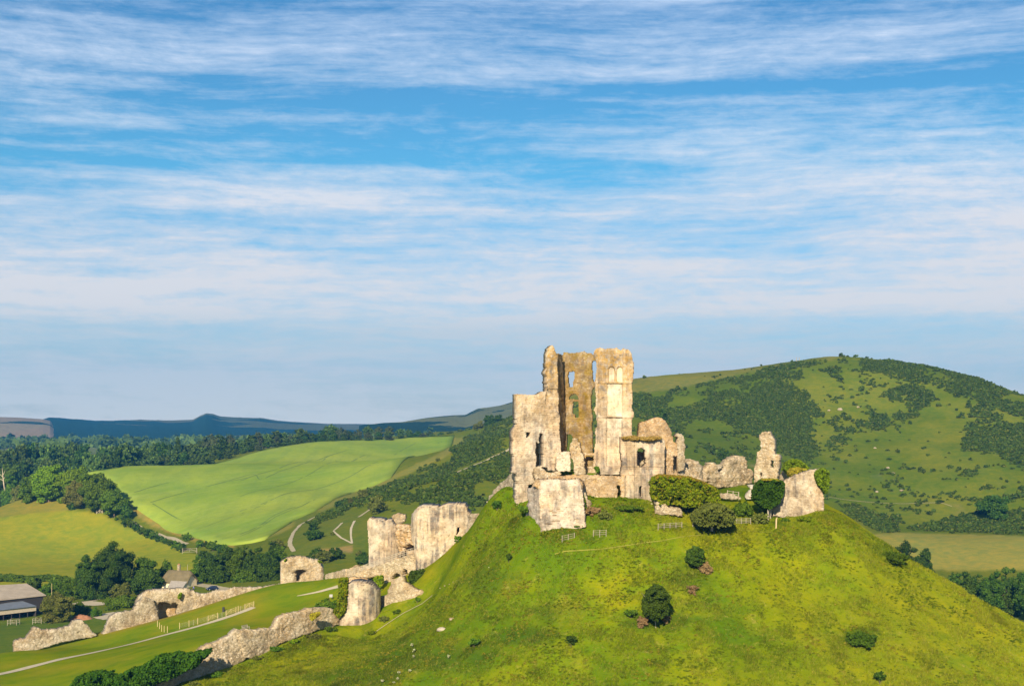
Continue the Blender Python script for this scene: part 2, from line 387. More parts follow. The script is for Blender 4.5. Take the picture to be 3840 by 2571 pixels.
    lg = g.noise(p, .33, 6, .72, .4); c = g.mix(g.m('MULTIPLY', g.ramp(lg, [(.49, 0), (.58, 1)]), .62), c, g.mix(1.0, c, c4((.52, .49, .45)), 'MULTIPLY')); c = g.mix(g.m('MULTIPLY', g.ramp(lg, [(.36, 1), (.46, 0)]), .30), c, c4((.80, .72, .58)))
    finish(g, c, .95, hgt, .6, .15, .1)
    return m
LF_TURF = None
ST_ASH = stone_mat('limestone_ashlar', (0.625, 0.523, 0.376), grey=.6, rubble=.22, moss=.22, course=.9, streak=1.0, mossz=None)
ST_KEEP = stone_mat('limestone_keep', (0.643, 0.537, 0.389), grey=.55, rubble=.30, moss=.20, course=.8, streak=.85, mossz=(69, 81))
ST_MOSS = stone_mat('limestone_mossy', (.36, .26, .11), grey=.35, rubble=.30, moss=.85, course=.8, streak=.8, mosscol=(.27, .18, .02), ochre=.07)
ST_RUB = stone_mat('rubble_masonry', (0.613, 0.496, 0.318), grey=.45, rubble=.95, moss=.18, streak=.25)
ST_RUBG = stone_mat('grey_rubble_masonry', (0.547, 0.460, 0.318), grey=.48, rubble=.9, moss=.15, streak=.35)
ST_GATE = stone_mat('weathered_limestone', (0.643, 0.550, 0.406), grey=.30, rubble=.22, moss=.12, course=.75, streak=1.15)
ST_CREAM = stone_mat('cream_ashlar', (.73, .63, .48), grey=.35, rubble=.2, moss=.15, course=.4, streak=.4)
ST_WHITE = stone_mat('white_limestone', (.76, .71, .60), grey=.35, rubble=.5, moss=.04, streak=.1)
ST_OCHRE = stone_mat('ochre_rubble', (.62, .45, .26), grey=.3, rubble=.8, moss=.6, streak=.2, mosscol=(.50, .31, .09), ochre=.05)

def leaf_mat(name, ca, cb, cc=None, sat=1.0):
    m, g = new_mat(name); geo = g.n('ShaderNodeNewGeometry')
    at = g.n('ShaderNodeAttribute', attribute_name='tone')
    sp = g.n('ShaderNodeSeparateColor', {0: at.outputs['Color']})
    c = g.mix(sp.outputs[0], c4(ca), c4(cb))
    if cc: c = g.mix(g.m('MULTIPLY', g.m('GREATER_THAN', sp.outputs[1], .86), .8), c, c4(cc))
    oi = g.n('ShaderNodeObjectInfo')
    hs = g.n('ShaderNodeHueSaturation', {'Hue': g.m('ADD', .485, g.m('MULTIPLY', oi.outputs['Random'], .03)), 'Saturation': 1.0, 'Value': g.m('ADD', .8, g.m('MULTIPLY', oi.outputs['Random'], .4)), 'Fac': 1.0, 'Color': c})
    d = g.n('ShaderNodeBsdfDiffuse', {'Color': hs.outputs[0]}); t = g.n('ShaderNodeBsdfTranslucent', {'Color': hs.outputs[0]})
    mx = g.n('ShaderNodeMixShader', {0: .25, 1: d.outputs[0], 2: t.outputs[0]})
    g.n('ShaderNodeOutputMaterial', {'Surface': mx.outputs[0]})
    return m
LF_DARK = leaf_mat('dark_leaves', (.022, .052, .008), (.090, .155, .020))
LF_MID = leaf_mat('green_leaves', (.045, .095, .008), (.140, .225, .020))
LF_LIGHT = leaf_mat('bright_leaves', (.090, .160, .008), (.200, .290, .018))
LF_OLIVE = leaf_mat('olive_leaves', (.080, .100, .018), (.215, .220, .045))
LF_FAR = leaf_mat('belt_leaves', (.038, .074, .018), (.130, .195, .038))
LF_IVY = leaf_mat('ivy_leaves', (.085, .145, .005), (.230, .310, .010), (.34, .31, .02))
LF_IVYT = leaf_mat('yellow_turf', (.22, .19, .02), (.36, .27, .03))
LF_IVYD = leaf_mat('dark_ivy_leaves', (.020, .055, .006), (.070, .140, .012))
LF_YEL = leaf_mat('yellow_flowering_plant', (.30, .27, .02), (.45, .38, .03))
LF_DEAD = leaf_mat('dead_bracken', (.24, .16, .07), (.38, .26, .12))
LF_GORSE = leaf_mat('gorse_leaves', (.024, .052, .008), (.095, .145, .018), (.16, .17, .03))
BARK = flat_mat('bark', (.13, .10, .07), .9, .2, 4)
BARKP = flat_mat('pale_bark', (.50, .42, .30), .9, .2, 4)
WOOD = flat_mat('weathered_timber', (.50, .39, .20), .85, .12, 6)
WOODG = flat_mat('grey_timber', (.38, .33, .25), .85, .15, 6)
WOODW = flat_mat('pale_timber', (.33, .29, .21), .85, .15, 6)
CHALK = flat_mat('gravel', (.50, .43, .29), .95, .12, 1.2, .4)
TRACK = flat_mat('chalk_track', (.42, .36, .22), .95, .15, .6, .4)
METAL = flat_mat('dark_metal', (.05, .05, .05), .5, .1, 6)
GALV = flat_mat('galvanised_metal', (.42, .44, .42), .5, .1, 6)

def ground_mat():
    m, g = new_mat('grassland'); p = geo_pos(g)
    at = g.n('ShaderNodeAttribute', attribute_name='tone'); a2 = g.n('ShaderNodeAttribute', attribute_name='near')
    near = g.n('ShaderNodeSeparateColor', {0: a2.outputs['Color']}).outputs[0]       # tussocky hill grass
    base = at.outputs['Color']
    b0 = g.noise(p, .035, 4, .6); b1 = g.noise(p, .22, 5, .65, .4); b2 = g.noise(p, 1.1, 5, .7, .3); b3 = g.noise(p, 4.5, 4, .7)
    far0 = g.noise(p, .008, 5, .65)
    c = base
    warm = g.mix(1.0, base, c4((1.45, 1.10, .75)), 'MULTIPLY'); cool = g.mix(1.0, base, c4((.55, .78, .85)), 'MULTIPLY')
    c = g.mix(g.ramp(b1, [(.36, 0), (.64, 1)]), cool, warm)
    c = g.mix(.45, c, base)
    c = g.mix(g.m('MULTIPLY', g.ramp(b0, [(.45, 0), (.62, 1)]), .35), c, warm)
    c = g.mix(g.m('MULTIPLY', g.ramp(far0, [(.48, 0), (.60, 1)]), .25), c, cool)
    dk = g.m('MULTIPLY', g.ramp(b2, [(.52, 0), (.70, 1)]), g.m('ADD', .06, g.m('MULTIPLY', near, .60)))
    c = g.mix(dk, c, g.mix(1.0, base, c4((.42, .60, .45)), 'MULTIPLY'))
    st = g.m('MULTIPLY', g.ramp(g.noise(p, .55, 6, .75, .5), [(.58, 0), (.72, 1)]), g.m('MULTIPLY', near, .52))
    c = g.mix(st, c, c4((.46, .35, .09)))
    sp = g.m('MULTIPLY', g.ramp(b3, [(.30, 1), (.45, 0)]), g.m('ADD', .08, g.m('MULTIPLY', near, .35)))
    c = g.mix(sp, c, g.mix(1.0, base, c4((.45, .55, .4)), 'MULTIPLY'))
    hgt = g.m('ADD', g.m('MULTIPLY', b2, .8), g.m('MULTIPLY', b3, .35))
    bs = g.m('ADD', .18, g.m('MULTIPLY', near, .55))
    b = g.n('ShaderNodeBsdfDiffuse', {'Color': c}); bn = g.n('ShaderNodeBump', {'Height': hgt, 'Strength': bs, 'Distance': .5})
    g.put(b.inputs['Normal'], bn.outputs[0]); g.n('ShaderNodeOutputMaterial', {'Surface': b.outputs[0]})
    return m
GROUND = ground_mat()

# ---------------------------------------------------------------- the ground
def zonepoly(K, *pts): return K(*pts)
def in_view(loop, sx, sy, d, d0, d1, soft=10, wob=14):
    w = wob * fbm(sx / 28, sy / 28, 31, 3)
    ins = inside(loop, sx + w, sy + w * .4); e = seg_dist(loop, sx + w, sy + w * .4)
    return np.clip(np.where(ins, e, -e) / soft + .5, 0, 1) * ((d > d0) & (d < d1))
Z_PLATEAU = K10((-600,240),(350,190),(700,120),(1000,75),(1270,70),(1260,105),(1050,120),(700,190),(560,225),(250,290),(30,310),(-600,330))
Z_RFIELD = K10((1380,1130),(1600,1115),(2400,1135),(2700,1140),(2700,1350),(2350,1340),(2040,1340),(1820,1340),(1500,1200))
Z_MEADOW = K8((-200,1050),(200,1000),(650,960),(900,990),(1060,1090),(1400,1240),(1750,1360),(1900,1500),(1300,1640),(500,1640),(-200,1660))
Z_KNOLL = K8((-200,880),(260,850),(520,860),(700,960),(300,1000),(-200,1040))
Z_MARGIN = K8((1130,920),(1200,930),(1400,1080),(1640,1180),(1900,1250),(2060,1262),(2060,1290),(1800,1280),(1560,1190),(1330,1100),(1180,1000))
Z_MARGIN2 = K9((1710,300),(1780,300),(1770,380),(1500,520),(1200,650),(920,770),(700,870),(520,950),(330,1060),(140,1120),(120,1100),(430,930),(600,860),(900,730),(1200,605),(1500,465),(1700,360))
ND = 190
th = np.concatenate([np.linspace(-.95, -.385, 40)[:-1], np.linspace(-.385, .385, 620), np.linspace(.385, .95, 40)[1:]])
ds = np.concatenate([np.array([-300, -100, 5, 40, 80, 120, 150]), np.arange(165, 190, 3), np.arange(190, 320, .42), np.geomspace(320, 1600, 330), np.geomspace(1620, 6100, 80)])
TT, DD = np.meshgrid(th, ds)
GX = np.where(DD > 20, TT * DD, TT * (np.abs(DD) + 250)); GY = DD
zg, wm = ground(GX, GY)
tone = np.zeros((*GX.shape, 4)); tone[..., 3] = 1
sxg, syg = px_of(GX, GY, zg)
def lay(col, w):
    for i in range(3): tone[..., i] = tone[..., i] * (1 - w) + col[i] * w
lay((.125, .160, .014), np.ones(GX.shape))                                  # rough pasture of the valley and hillside
lay((.10, .125, .035), np.clip((GY - 1300) / 600, 0, 1))
lay((.185, .190, .045), in_view(Z_PLATEAU, sxg, syg, GY, 900, 1600, 14))
lay((.265, .260, .055), in_view(Z_RFIELD, sxg, syg, GY, 480, 720, 10))
lay((.260, .285, .022), in_view(Z_MEADOW, sxg, syg, GY, 560, 1000, 10))
lay((.25, .235, .035), in_view(Z_KNOLL, sxg, syg, GY, 850, 1200, 10))
lay((.30, .24, .05), in_view(Z_MARGIN, sxg, syg, GY, 640, 900, 8, 6))
lay((.21, .215, .045), in_view(Z_MARGIN2, sxg, syg, GY, 640, 1300, 8, 6))
lay((.125, .160, .022), in_view(K9((450,900),(700,880),(1000,900),(1010,1280),(380,1280),(390,1100)), sxg, syg, GY, 540, 800, 12))
lay((.30, .22, .08), in_view(K9((620,1195),(900,1160),(900,1215),(640,1210)), sxg, syg, GY, 540, 800, 8, 5))
lay((.115, .170, .022), in_view(K7((-200,780),(1300,760),(1200,1300),(-200,1330)), sxg, syg, GY, 320, 620, 10))
lay((.30, .13, .06), in_view(K10((1280,345),(1420,345),(1420,395),(1290,380)), sxg, syg, GY, 800, 1100, 16, 20) * .3)
wmm = np.clip(wm * 1.6 - .3, 0, 1)
lay((.170, .228, .005), wmm)
bl = bailey(GX, GY) * wmm
lay((.150, .215, .008), bl)
bnoise = np.clip(fbm(GX / 8, GY / 8, 77, 3) * 2 + .2, 0, 1)
lay((.235, .225, .02), bl * bnoise * .5)
yb = seg_dist([(-54, 325), (-70, 315), (-92, 311), (-108, 313)], GX, GY, False); lay((.28, .21, .04), bl * np.clip(1.4 - yb / 4.5, 0, 1) * .7)
wc = np.clip(seg_dist(COURTP, GX, GY) * inside(COURTP, GX, GY) / 1.0, 0, 1); lay((.085, .14, .012), wc)
lawn = inside([(32,258),(50,262),(52,290),(30,285)], GX, GY); lay((.14, .21, .018), lawn * 1.0)
# broad weather patches on the mound: lush hollows and yellowed banks
hl_ = (1 - wmm) * np.clip((sxg - 2300) / 200, 0, 1) * np.clip((GY - 600) / 60, 0, 1)
lay((.100, .150, .010), hl_ * (1 - in_view(Z_RFIELD, sxg, syg, GY, 480, 720, 10)) * (1 - in_view(Z_PLATEAU, sxg, syg, GY, 900, 1600, 14)))
hp = fbm(GX / 45, GY / 60, 141, 5, .6); hq = fbm(GX / 20, GY / 30, 142, 5, .65)
lay((.185, .205, .022), hl_ * np.clip(hp * 2.2, 0, 1) * .55 * (1 - in_view(Z_RFIELD, sxg, syg, GY, 480, 720, 10)))
lay((.080, .125, .012), hl_ * np.clip(-hp * 2.5, 0, 1) * .7 * (1 - in_view(Z_RFIELD, sxg, syg, GY, 480, 720, 10)))
lay((.23, .21, .10), hl_ * np.clip(hq * 3 - 1.0, 0, 1) * .6 * np.clip((syg - 1650) / 80, 0, 1) * np.clip((1960 - syg) / 40, 0, 1))
ff = hsh(np.floor((GX + GY * .3) / 260 + .25 * fbm(GX / 300, GY / 300, 3)), np.floor(GY / 330), 5)
lay((.26, .25, .11), np.clip((GY - 1900) / 100, 0, 1) * (ff > .55)); lay((.14, .18, .07), np.clip((GY - 1900) / 100, 0, 1) * (ff <= .55))
pt = fbm(GX / 16, GY / 16, 41, 4); own = wmm * (1 - bl)
lay((.245, .265, .006), own * np.clip(pt * 2.4, 0, 1) * .55); lay((.090, .160, .005), own * np.clip(-pt * 3.0 - .05, 0, 1) * .75)
pt2 = fbm(GX / 4.5, GY / 7, 43, 4, .6); lay((.060, .105, .006), own * np.clip(pt2 * 3 - .7, 0, 1) * .6); lay((.30, .29, .02), own * np.clip(-pt2 * 3 - .8, 0, 1) * .4)
rb = np.clip((sxg - 2900) / 500, 0, 1) * np.clip(1.2 - np.abs(GX - 0) / 400, 0, 1)
lay((.235, .265, .010), own * rb * .7)
for (cx, cy, rx, ry) in [(3224,2386,70,36),(2050,2290,60,30),(1990,2385,120,34),(2600,2150,90,60),(2470,2330,150,40),(3340,2060,70,30),(1850,2180,130,45),(1610,2460,240,60),(1330,2540,200,40)]:
    e = ((sxg - cx) / rx) ** 2 + ((syg - cy) / ry) ** 2
    lay((.070, .125, .008), own * np.clip(1.4 - e + fbm(sxg / 30, syg / 20, 55, 3) * .9, 0, 1) * .75)
near = np.zeros_like(tone); near[..., 3] = 1
near[..., 0] = np.clip(wmm * (1 - bl) + .5 * (1 - wmm), 0, 1); near[..., 0] *= (1 - .9 * wc)
nr, nc = GX.shape
idx = np.arange(nr * nc).reshape(nr, nc)
quads = np.stack([idx[:-1, :-1], idx[:-1, 1:], idx[1:, 1:], idx[1:, :-1]], -1).reshape(-1, 4)
V = np.stack([GX, GY, zg], -1).reshape(-1, 3)
go = mesh('ground', V, quads, GROUND, smooth=True, cols=tone.reshape(-1, 4))
a = go.data.attributes.new('near', 'FLOAT_COLOR', 'POINT'); a.data.foreach_set('color', near.astype(np.float32).ravel())
tag(go, 'grassy castle mound, mown bailey, meadows and hillside', kind='structure')

# distant ridges --------------------------------------------------------------
def ridge(name, crest, d_front, z_front, d_back, mat, label, nx=420, ny=40, bumps=6.0, seed=0):
    crest = sorted(crest); xs = np.array([c[0] for c in crest]); ys = np.array([c[1] for c in crest]); dc = np.array([c[2] for c in crest])
    u = np.linspace(xs[0], xs[-1], nx); t = np.linspace(0, 1, ny)
    U, T = np.meshgrid(u, t)
    dcr = np.interp(U, xs, dc); zc = CZ - (np.interp(U, xs, ys) - HY) / F * dcr
    tb = .62
    D = np.where(T < tb, d_front + (dcr - d_front) * T / tb, dcr + (d_back) * (T - tb) / (1 - tb))
    s = np.where(T < tb, T / tb, 1 - (T - tb) / (1 - tb)); s = np.clip(s, 0, 1); s = s * s * (3 - 2 * s) * .5 + s * .5
    X = (U - 1920) / F * D
    Z = z_front + (zc - z_front) * s
    Z = Z + fbm(X / 90, D / 140, seed, 5, .62) * bumps * np.clip(s * 2, 0, 1) * np.where(np.abs(T - tb) < .03, .35, 1)
    idx = np.arange(nx * ny).reshape(ny, nx)
    q = np.stack([idx[:-1, :-1], idx[:-1, 1:], idx[1:, 1:], idx[1:, :-1]], -1).reshape(-1, 4)
    o = mesh(name, np.stack([X, D, Z], -1).reshape(-1, 3), q, mat, smooth=True)
    tag(o, label, kind='structure'); return o
def far_mat(name, wood, field, field2, k=.0011, thr=.55, st=(1, 1, 1)):
    m, g = new_mat(name); p = geo_pos(g)
    n = g.noise(g.vmul(p, st), k, 4, .5, .3); v = g.n('ShaderNodeTexVoronoi', {'Vector': g.vmul(p, (1, .45, 1)), 'Scale': .0021})
    vs = g.n('ShaderNodeSeparateColor', {0: v.outputs['Color']})
    f = g.mix(vs.outputs[0], c4(field), c4(field2))
    fine = g.noise(p, .03, 5, .7)
    w = g.mix(fine, c4([q * .6 for q in wood]), c4([q * 1.4 for q in wood]))
    c = g.mix(g.m('GREATER_THAN', g.m('ADD', n, g.m('MULTIPLY', fine, .06)), thr), w, f)
    finish(g, c, 1.0, fine, .9, 12, 0.0)
    return m
FM1 = far_mat('wooded_ridge', (.018, .045, .030), (.09, .11, .05), (.17, .15, .08), thr=.54)
FM2 = far_mat('ploughed_ridge', (.03, .05, .02), (.34, .22, .13), (.26, .24, .12), thr=.40)
FM3 = far_mat('vale_farmland', (.02, .04, .02), (.16, .19, .08), (.30, .27, .14), thr=.50)
FM4 = far_mat('heath_ridge', (.020, .045, .030), (.10, .13, .05), (.15, .16, .07), thr=.54)
ridge('hills', K8((430,148,),(520,150),(650,165),(830,180),(1000,176),(1200,170),(1500,172),(1690,172),(1760,135),(1810,113),(1870,118),(1930,140),(2050,150),(2150,155),(2290,155),(2342,165)) and
      [(a, b, 5200) for a, b in K8((-900,200),(-400,190),(300,172),(380,164),(430,148),(520,150),(650,165),(830,180),(1000,178),(1200,172),(1500,174),(1690,172),(1760,135),(1810,113),(1870,118),(1930,140),(2050,150),(2150,155),(2290,155),(2450,180),(2700,195),(2900,205),(3600,215),(4200,220))],
      3300, 20, 900, FM1, 'long wooded blue ridge with a small cone on the horizon', seed=11)
ridge('hills', [(a, b, 4700) for a, b in K8((-900,120),(-400,130),(0,146),(180,152),(380,166),(440,180),(480,215),(520,262),(560,300))],
      3300, 20, 700, FM2, 'bare ploughed hillside at the far left of the ridge', seed=12, bumps=2)
ridge('hills', [(a, b, 2900) for a, b in K9((950,205),(1150,180),(1300,172),(1450,145),(1600,128),(1720,118),(1800,115),(1900,65),(2000,52),(2080,38),(2200,5),(2500,-70),(2900,-150),(3600,-200),(4600,-200))],
      2100, 35, 800, FM4, 'blue hill rising behind the castle slope', seed=13, bumps=3)
# ---------------------------------------------------------------- masonry
def plane(sa, da, sb, db, lean=0.0, z0=None):
    """upright plane through two plan points given as photo column and distance; lean tips its top backwards"""
    A = np.array(((sa - 1920) / F * da, da)); B = np.array(((sb - 1920) / F * db, db))
    t = (B - A) / np.linalg.norm(B - A); n = np.array((-t[1], t[0]))
    if n[1] < 0: n = -n
    n3 = np.array((n[0], n[1], -lean)); zb = z0 if z0 is not None else CZ; c = n3[0] * A[0] + n3[1] * A[1] + n3[2] * zb
    nh = np.array((n[0], n[1], 0.0))
    def s(px, py, t):
        a = (px - 1920) / F; b = -(py - HY) / F
        d = (c - n3[2] * CZ) / (n3[0] * a + n3[1] + n3[2] * b)
        return np.stack([a * d, d, CZ + b * d], -1) + nh * np.asarray(t)[..., None]
    s.kind = 'plane'
    return s
def drum(sc_, dc, r, frac=.97, taper=0.0, zt=None, flare=None):
    """round tower: centre column and distance, radius; thickness runs through the drum"""
    x0 = (sc_ - 1920) / F * dc; y0 = dc
    def s(px, py, t):
        a = (px - 1920) / F; b = -(py - HY) / F
        rr = r
        A = a * a + 1; B = -2 * (a * x0 + y0); C = x0 * x0 + y0 * y0 - rr * rr
        disc = np.maximum(B * B - 4 * A * C, 0); d = (-B - np.sqrt(disc)) / (2 * A)
        X = a * d; Y = d; Z = CZ + b * d
        chord = np.maximum(2 * np.sqrt(np.maximum(rr * rr - (X - x0) ** 2, 0)), .8) * frac
        t = np.asarray(t)
        k = np.where(t > .9 * s.th, chord, t)
        return np.stack([X + 0 * k, Y + k, Z + 0 * k], -1)
    s.kind = 'drum'; s.th = 1e9
    return s
def masonry(name, loops, surf, th, mat, parent=None, step=2.6, jag=3.0, rough=.15, rscale=1.6, round_=.0, recess=(), seed=1, thfun=None, loc=None, front=None):
    if not isinstance(loops[0][0], (tuple, list)): loops = [loops]
    allp = np.array([p for L in loops for p in L]); x0, y0 = allp.min(0) - 6; x1, y1 = allp.max(0) + 6
    nx = int((x1 - x0) / step) + 1; ny = int((y1 - y0) / step) + 1
    cx = x0 + (np.arange(nx) + .5) * step; cy = y0 + (np.arange(ny) + .5) * step
    CX, CY = np.meshgrid(cx, cy)
    jx = jag * (1.3 * fbm(CX / 10, CY / 10, seed, 3) + .35 * (hsh(np.floor(CX / 6), np.floor(CY / 5), seed) - .5))
    jy = jag * (1.3 * fbm(CX / 10 + 50, CY / 10, seed + 3, 3) + .35 * (hsh(np.floor(CX / 7), np.floor(CY / 6), seed + 9) - .5))
    m = np.zeros(CX.shape, bool)
    for L in loops: m ^= inside(L, CX + jx, CY + jy)
    m[0] = m[-1] = False; m[:, 0] = m[:, -1] = False
    # distance from the broken edge, in cells
    dist = np.zeros(m.shape); cur = m.copy()
    for k in range(7):
        dist += cur
        e = cur.copy(); e[1:] &= cur[:-1]; e[:, 1:] &= cur[:, :-1]; e[:, :-1] &= cur[:, 1:]
        cur = e
    gx = x0 + np.arange(nx + 1) * step; gy = y0 + np.arange(ny + 1) * step
    VX, VY = np.meshgrid(gx, gy)
    dv = np.zeros(VX.shape); dv[:-1, :-1] = dist; dv[1:, 1:] = np.maximum(dv[1:, 1:], dist); dv[1:, :-1] = np.maximum(dv[1:, :-1], dist); dv[:-1, 1:] = np.maximum(dv[:-1, 1:], dist)
    rc = np.zeros(VX.shape)
    for L, dep in recess:
        rc = np.where(inside(L, VX, VY), dep, rc)
    sc_ = rscale * 5333 / 250 / 1.0
    rel = rough * (fbm(VX / sc_, VY / sc_, seed + 20, 4, .6) + .8 * fbm(VX / 6, VY / 5, seed + 25, 3, .6))
    if front is not None: rel = rel + front(VX, VY)
    t0 = rel + rc + round_ * (1 - dv / 7) ** 2
    if surf.kind == 'drum': surf.th = th
    T1 = np.full(VX.shape, float(th)) if thfun is None else thfun(VX, VY)
    t1 = T1 - (round_ * .6 * (1 - dv / 7) ** 2 + .4 * rough * fbm(VX / sc_, VY / sc_, seed + 40, 3) if surf.kind != 'drum' else 0)
    wx = .35 * step * (hsh(np.floor(VX / step), np.floor(VY / step), seed + 60) - .5); wy = .35 * step * (hsh(np.floor(VX / step), np.floor(VY / step), seed + 61) - .5)
    Pf = surf(VX + wx, VY + wy, t0); Pb = surf(VX + wx, VY + wy, t1)
    n = VX.size; idx = np.arange(n).reshape(VX.shape)
    a, b, c, d = idx[:-1, :-1], idx[:-1, 1:], idx[1:, 1:], idx[1:, :-1]
    Q = [np.stack([a[m], d[m], c[m], b[m]], -1), np.stack([a[m], b[m], c[m], d[m]], -1) + n]
    mm = m
    up = mm & ~np.roll(mm, 1, 0); dn = mm & ~np.roll(mm, -1, 0); lf = mm & ~np.roll(mm, 1, 1); rt = mm & ~np.roll(mm, -1, 1)
    Q.append(np.stack([a[up], b[up], b[up] + n, a[up] + n], -1))
    Q.append(np.stack([d[dn], d[dn] + n, c[dn] + n, c[dn]], -1))
    Q.append(np.stack([a[lf], a[lf] + n, d[lf] + n, d[lf]], -1))
    Q.append(np.stack([b[rt], c[rt], c[rt] + n, b[rt] + n], -1))
    Q = np.concatenate(Q); Vv = np.concatenate([Pf.reshape(-1, 3), Pb.reshape(-1, 3)])
    used = np.unique(Q); re = np.full(2 * n, -1); re[used] = np.arange(len(used))
    Vv = Vv[used]; Q = re[Q]
    if parent is None and loc is None:
        loc = (Vv[:, 0].mean(), Vv[:, 1].mean(), Vv[:, 2].min())
    return mesh(name, Vv, Q, mat, parent, cols=None, loc=loc)
def arch(x0, x1, y0, y1, n=8):
    """round headed opening"""
    r = (x1 - x0) / 2; c = (x0 + x1) / 2
    pts = [(c - r * math.cos(k / n * math.pi), y0 + r - r * math.sin(k / n * math.pi)) for k in range(n + 1)]
    return pts + [(x1, y1), (x0, y1)]
def rect(x0, x1, y0, y1): return [(x0, y0), (x1, y0), (x1, y1), (x0, y1)]

# --- the keep ----------------------------------------------------------------
kp = empty('ruined_keep', P(2100, 1780, 252), 'tallest ruin on the mound, split stone keep with two high towers and blind twin arches', 'castle keep')
left_front = K1((888,760),(905,690),(890,620),(902,560),(880,480),(895,440),(905,330),(902,250),(925,175),(965,128),(990,140),(1002,200),(1018,235),(1042,262),(1035,420),(1048,560),(1040,700),(1060,800),(1055,960),(1062,1100),(1050,1250),(1072,1400),(1085,1568)) \
    + K2((1085,330),(1005,420),(1005,590),(900,575),(900,540),(740,545),(720,700),(740,760),(640,780),(640,1000),(600,1075),(490,1060),(500,700),(490,620)) + K2((445,620),(462,430),(445,350)) \
    + K1((445,1500),(445,1262),(490,1200),(488,778),(560,775),(690,778),(760,785),(850,735))
masonry('corner_tower', [left_front, K1(*rect(614,668,1278,1350)), K1(*arch(790,843,1298,1440)) ,
        K1((792,1440),(840,1440)) + K2((845,370),(850,520),(745,545),(760,400),(735,330),(750,250),(745,190),(780,215))],
        plane(1925, 249, 2110, 251.5), 2.6, ST_KEEP, kp, jag=1.6, rough=.16, seed=3,
        recess=[(K1((900,700),(1100,700),(1100,1060),(1010,1020),(870,900)), .35)],
        front=lambda x, y: np.where(inside(K1((840,980),(1075,1000),(1075,1500),(1100,2000),(850,2000)), x, y), -.35, 0.0))
masonry('pinnacle', K1((900,300),(908,235),(925,178),(942,160),(952,135),(970,122),(984,140),(990,175),(1004,200),(1012,232),(1040,262),(1040,320)), plane(1925, 249.3, 2110, 251.8), 2.0, ST_OCHRE, kp, step=2.0, jag=.6, rough=.2, seed=67)
# the wall that runs back from it, seen edge on in shade
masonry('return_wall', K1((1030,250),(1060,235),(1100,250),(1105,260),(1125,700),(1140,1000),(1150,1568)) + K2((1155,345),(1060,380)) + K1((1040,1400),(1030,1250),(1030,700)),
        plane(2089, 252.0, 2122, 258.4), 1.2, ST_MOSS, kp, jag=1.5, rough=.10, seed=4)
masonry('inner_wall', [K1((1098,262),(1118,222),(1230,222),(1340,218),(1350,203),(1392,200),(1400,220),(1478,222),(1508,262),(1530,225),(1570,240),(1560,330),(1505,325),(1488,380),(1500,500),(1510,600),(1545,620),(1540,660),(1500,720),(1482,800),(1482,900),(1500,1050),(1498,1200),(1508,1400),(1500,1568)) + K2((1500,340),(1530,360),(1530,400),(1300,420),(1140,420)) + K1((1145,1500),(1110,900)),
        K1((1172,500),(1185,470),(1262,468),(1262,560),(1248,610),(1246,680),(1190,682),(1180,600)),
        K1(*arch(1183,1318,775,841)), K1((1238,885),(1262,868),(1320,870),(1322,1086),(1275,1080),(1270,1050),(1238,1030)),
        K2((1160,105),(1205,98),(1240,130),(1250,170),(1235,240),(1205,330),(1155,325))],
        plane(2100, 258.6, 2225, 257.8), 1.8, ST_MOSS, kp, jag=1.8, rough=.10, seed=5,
        recess=[(K1(*rect(1300,1362,628,672)), .5), (K1(*rect(1290,1350,1320,1560)), .2)],
        front=lambda x, y: np.where((y < 1560 ) & (y > 1404), 0.0, 0.0) + np.where(y > 1564, -.3, 0) + np.where(y < 1404, .15, 0))
tower = K1((1520,205),(1558,158),(1700,168),(1830,155),(1882,186),(1905,165),(1990,178),(2025,235),(2035,300),(2055,400),(2048,560),(2025,640),(2038,760),(2030,960),(2052,1010),(2052,1070),(2030,1130),(2030,1340)) \
    + K2((2030,400),(1900,640),(1600,640),(1590,600),(1545,530),(1520,400),(1545,200)) + K1((1545,1400),(1540,1240),(1565,1200),(1555,1060),(1518,990),(1550,900),(1545,800),(1530,620),(1560,470),(1555,350),(1512,260))
tsurf = plane(2228, 250.2, 2375, 249.6)
recs = [(K1(*arch(1716,1797,406,612)), .55), (K1(*arch(1826,1906,406,612)), .55),
        (K1(*rect(1697,1905,632,1076)), .42), (K1((1697,1088),(1900,1088),(1885,1568),(1690,1568)) , .42), (K2((1690,340),(1880,340),(1880,530),(1690,530)), .42)]
masonry('buttress_tower', tower, tsurf, 6.5, ST_KEEP, kp, jag=1.7, rough=.07, seed=6, recess=recs,
        front=lambda x, y: np.where(np.abs(y - (1260 + 622 / 3.5641)) < 2, -.16, 0) + np.where(np.abs(y - (1260 + 1082 / 3.5641)) < 2, -.18, 0) + np.where((x > 2336) & (x < 2352) & (y < 1434), .3, 0) + np.where((x > 2244) & (x < 2249), .18, 0))
for nm_, lp_, dd_ in [('niche_panel', K1(*arch(1716,1797,406,612)), .5), ('niche_panel', K1(*arch(1826,1906,406,612)), .5), ('centre_panel', K1(*rect(1699,1903,634,1074)), .37), ('centre_panel', K1((1699,1092),(1898,1092),(1883,1560),(1692,1560)), .37), ('centre_panel', K2((1692,352),(1878,352),(1878,528),(1692,528)), .37)]:
    masonry(nm_, lp_, plane(2228, 250.2 + dd_, 2375, 249.6 + dd_), .3, ST_CREAM, kp, jag=.2, rough=.04, seed=66)
masonry('dressed_stone_panel', K2((1030,345),(1110,330),(1205,335),(1210,592),(1060,598),(1015,560)), plane(2085, 249.4, 2140, 249.4), 2.2, ST_WHITE, kp, jag=2, rough=.18, seed=7)
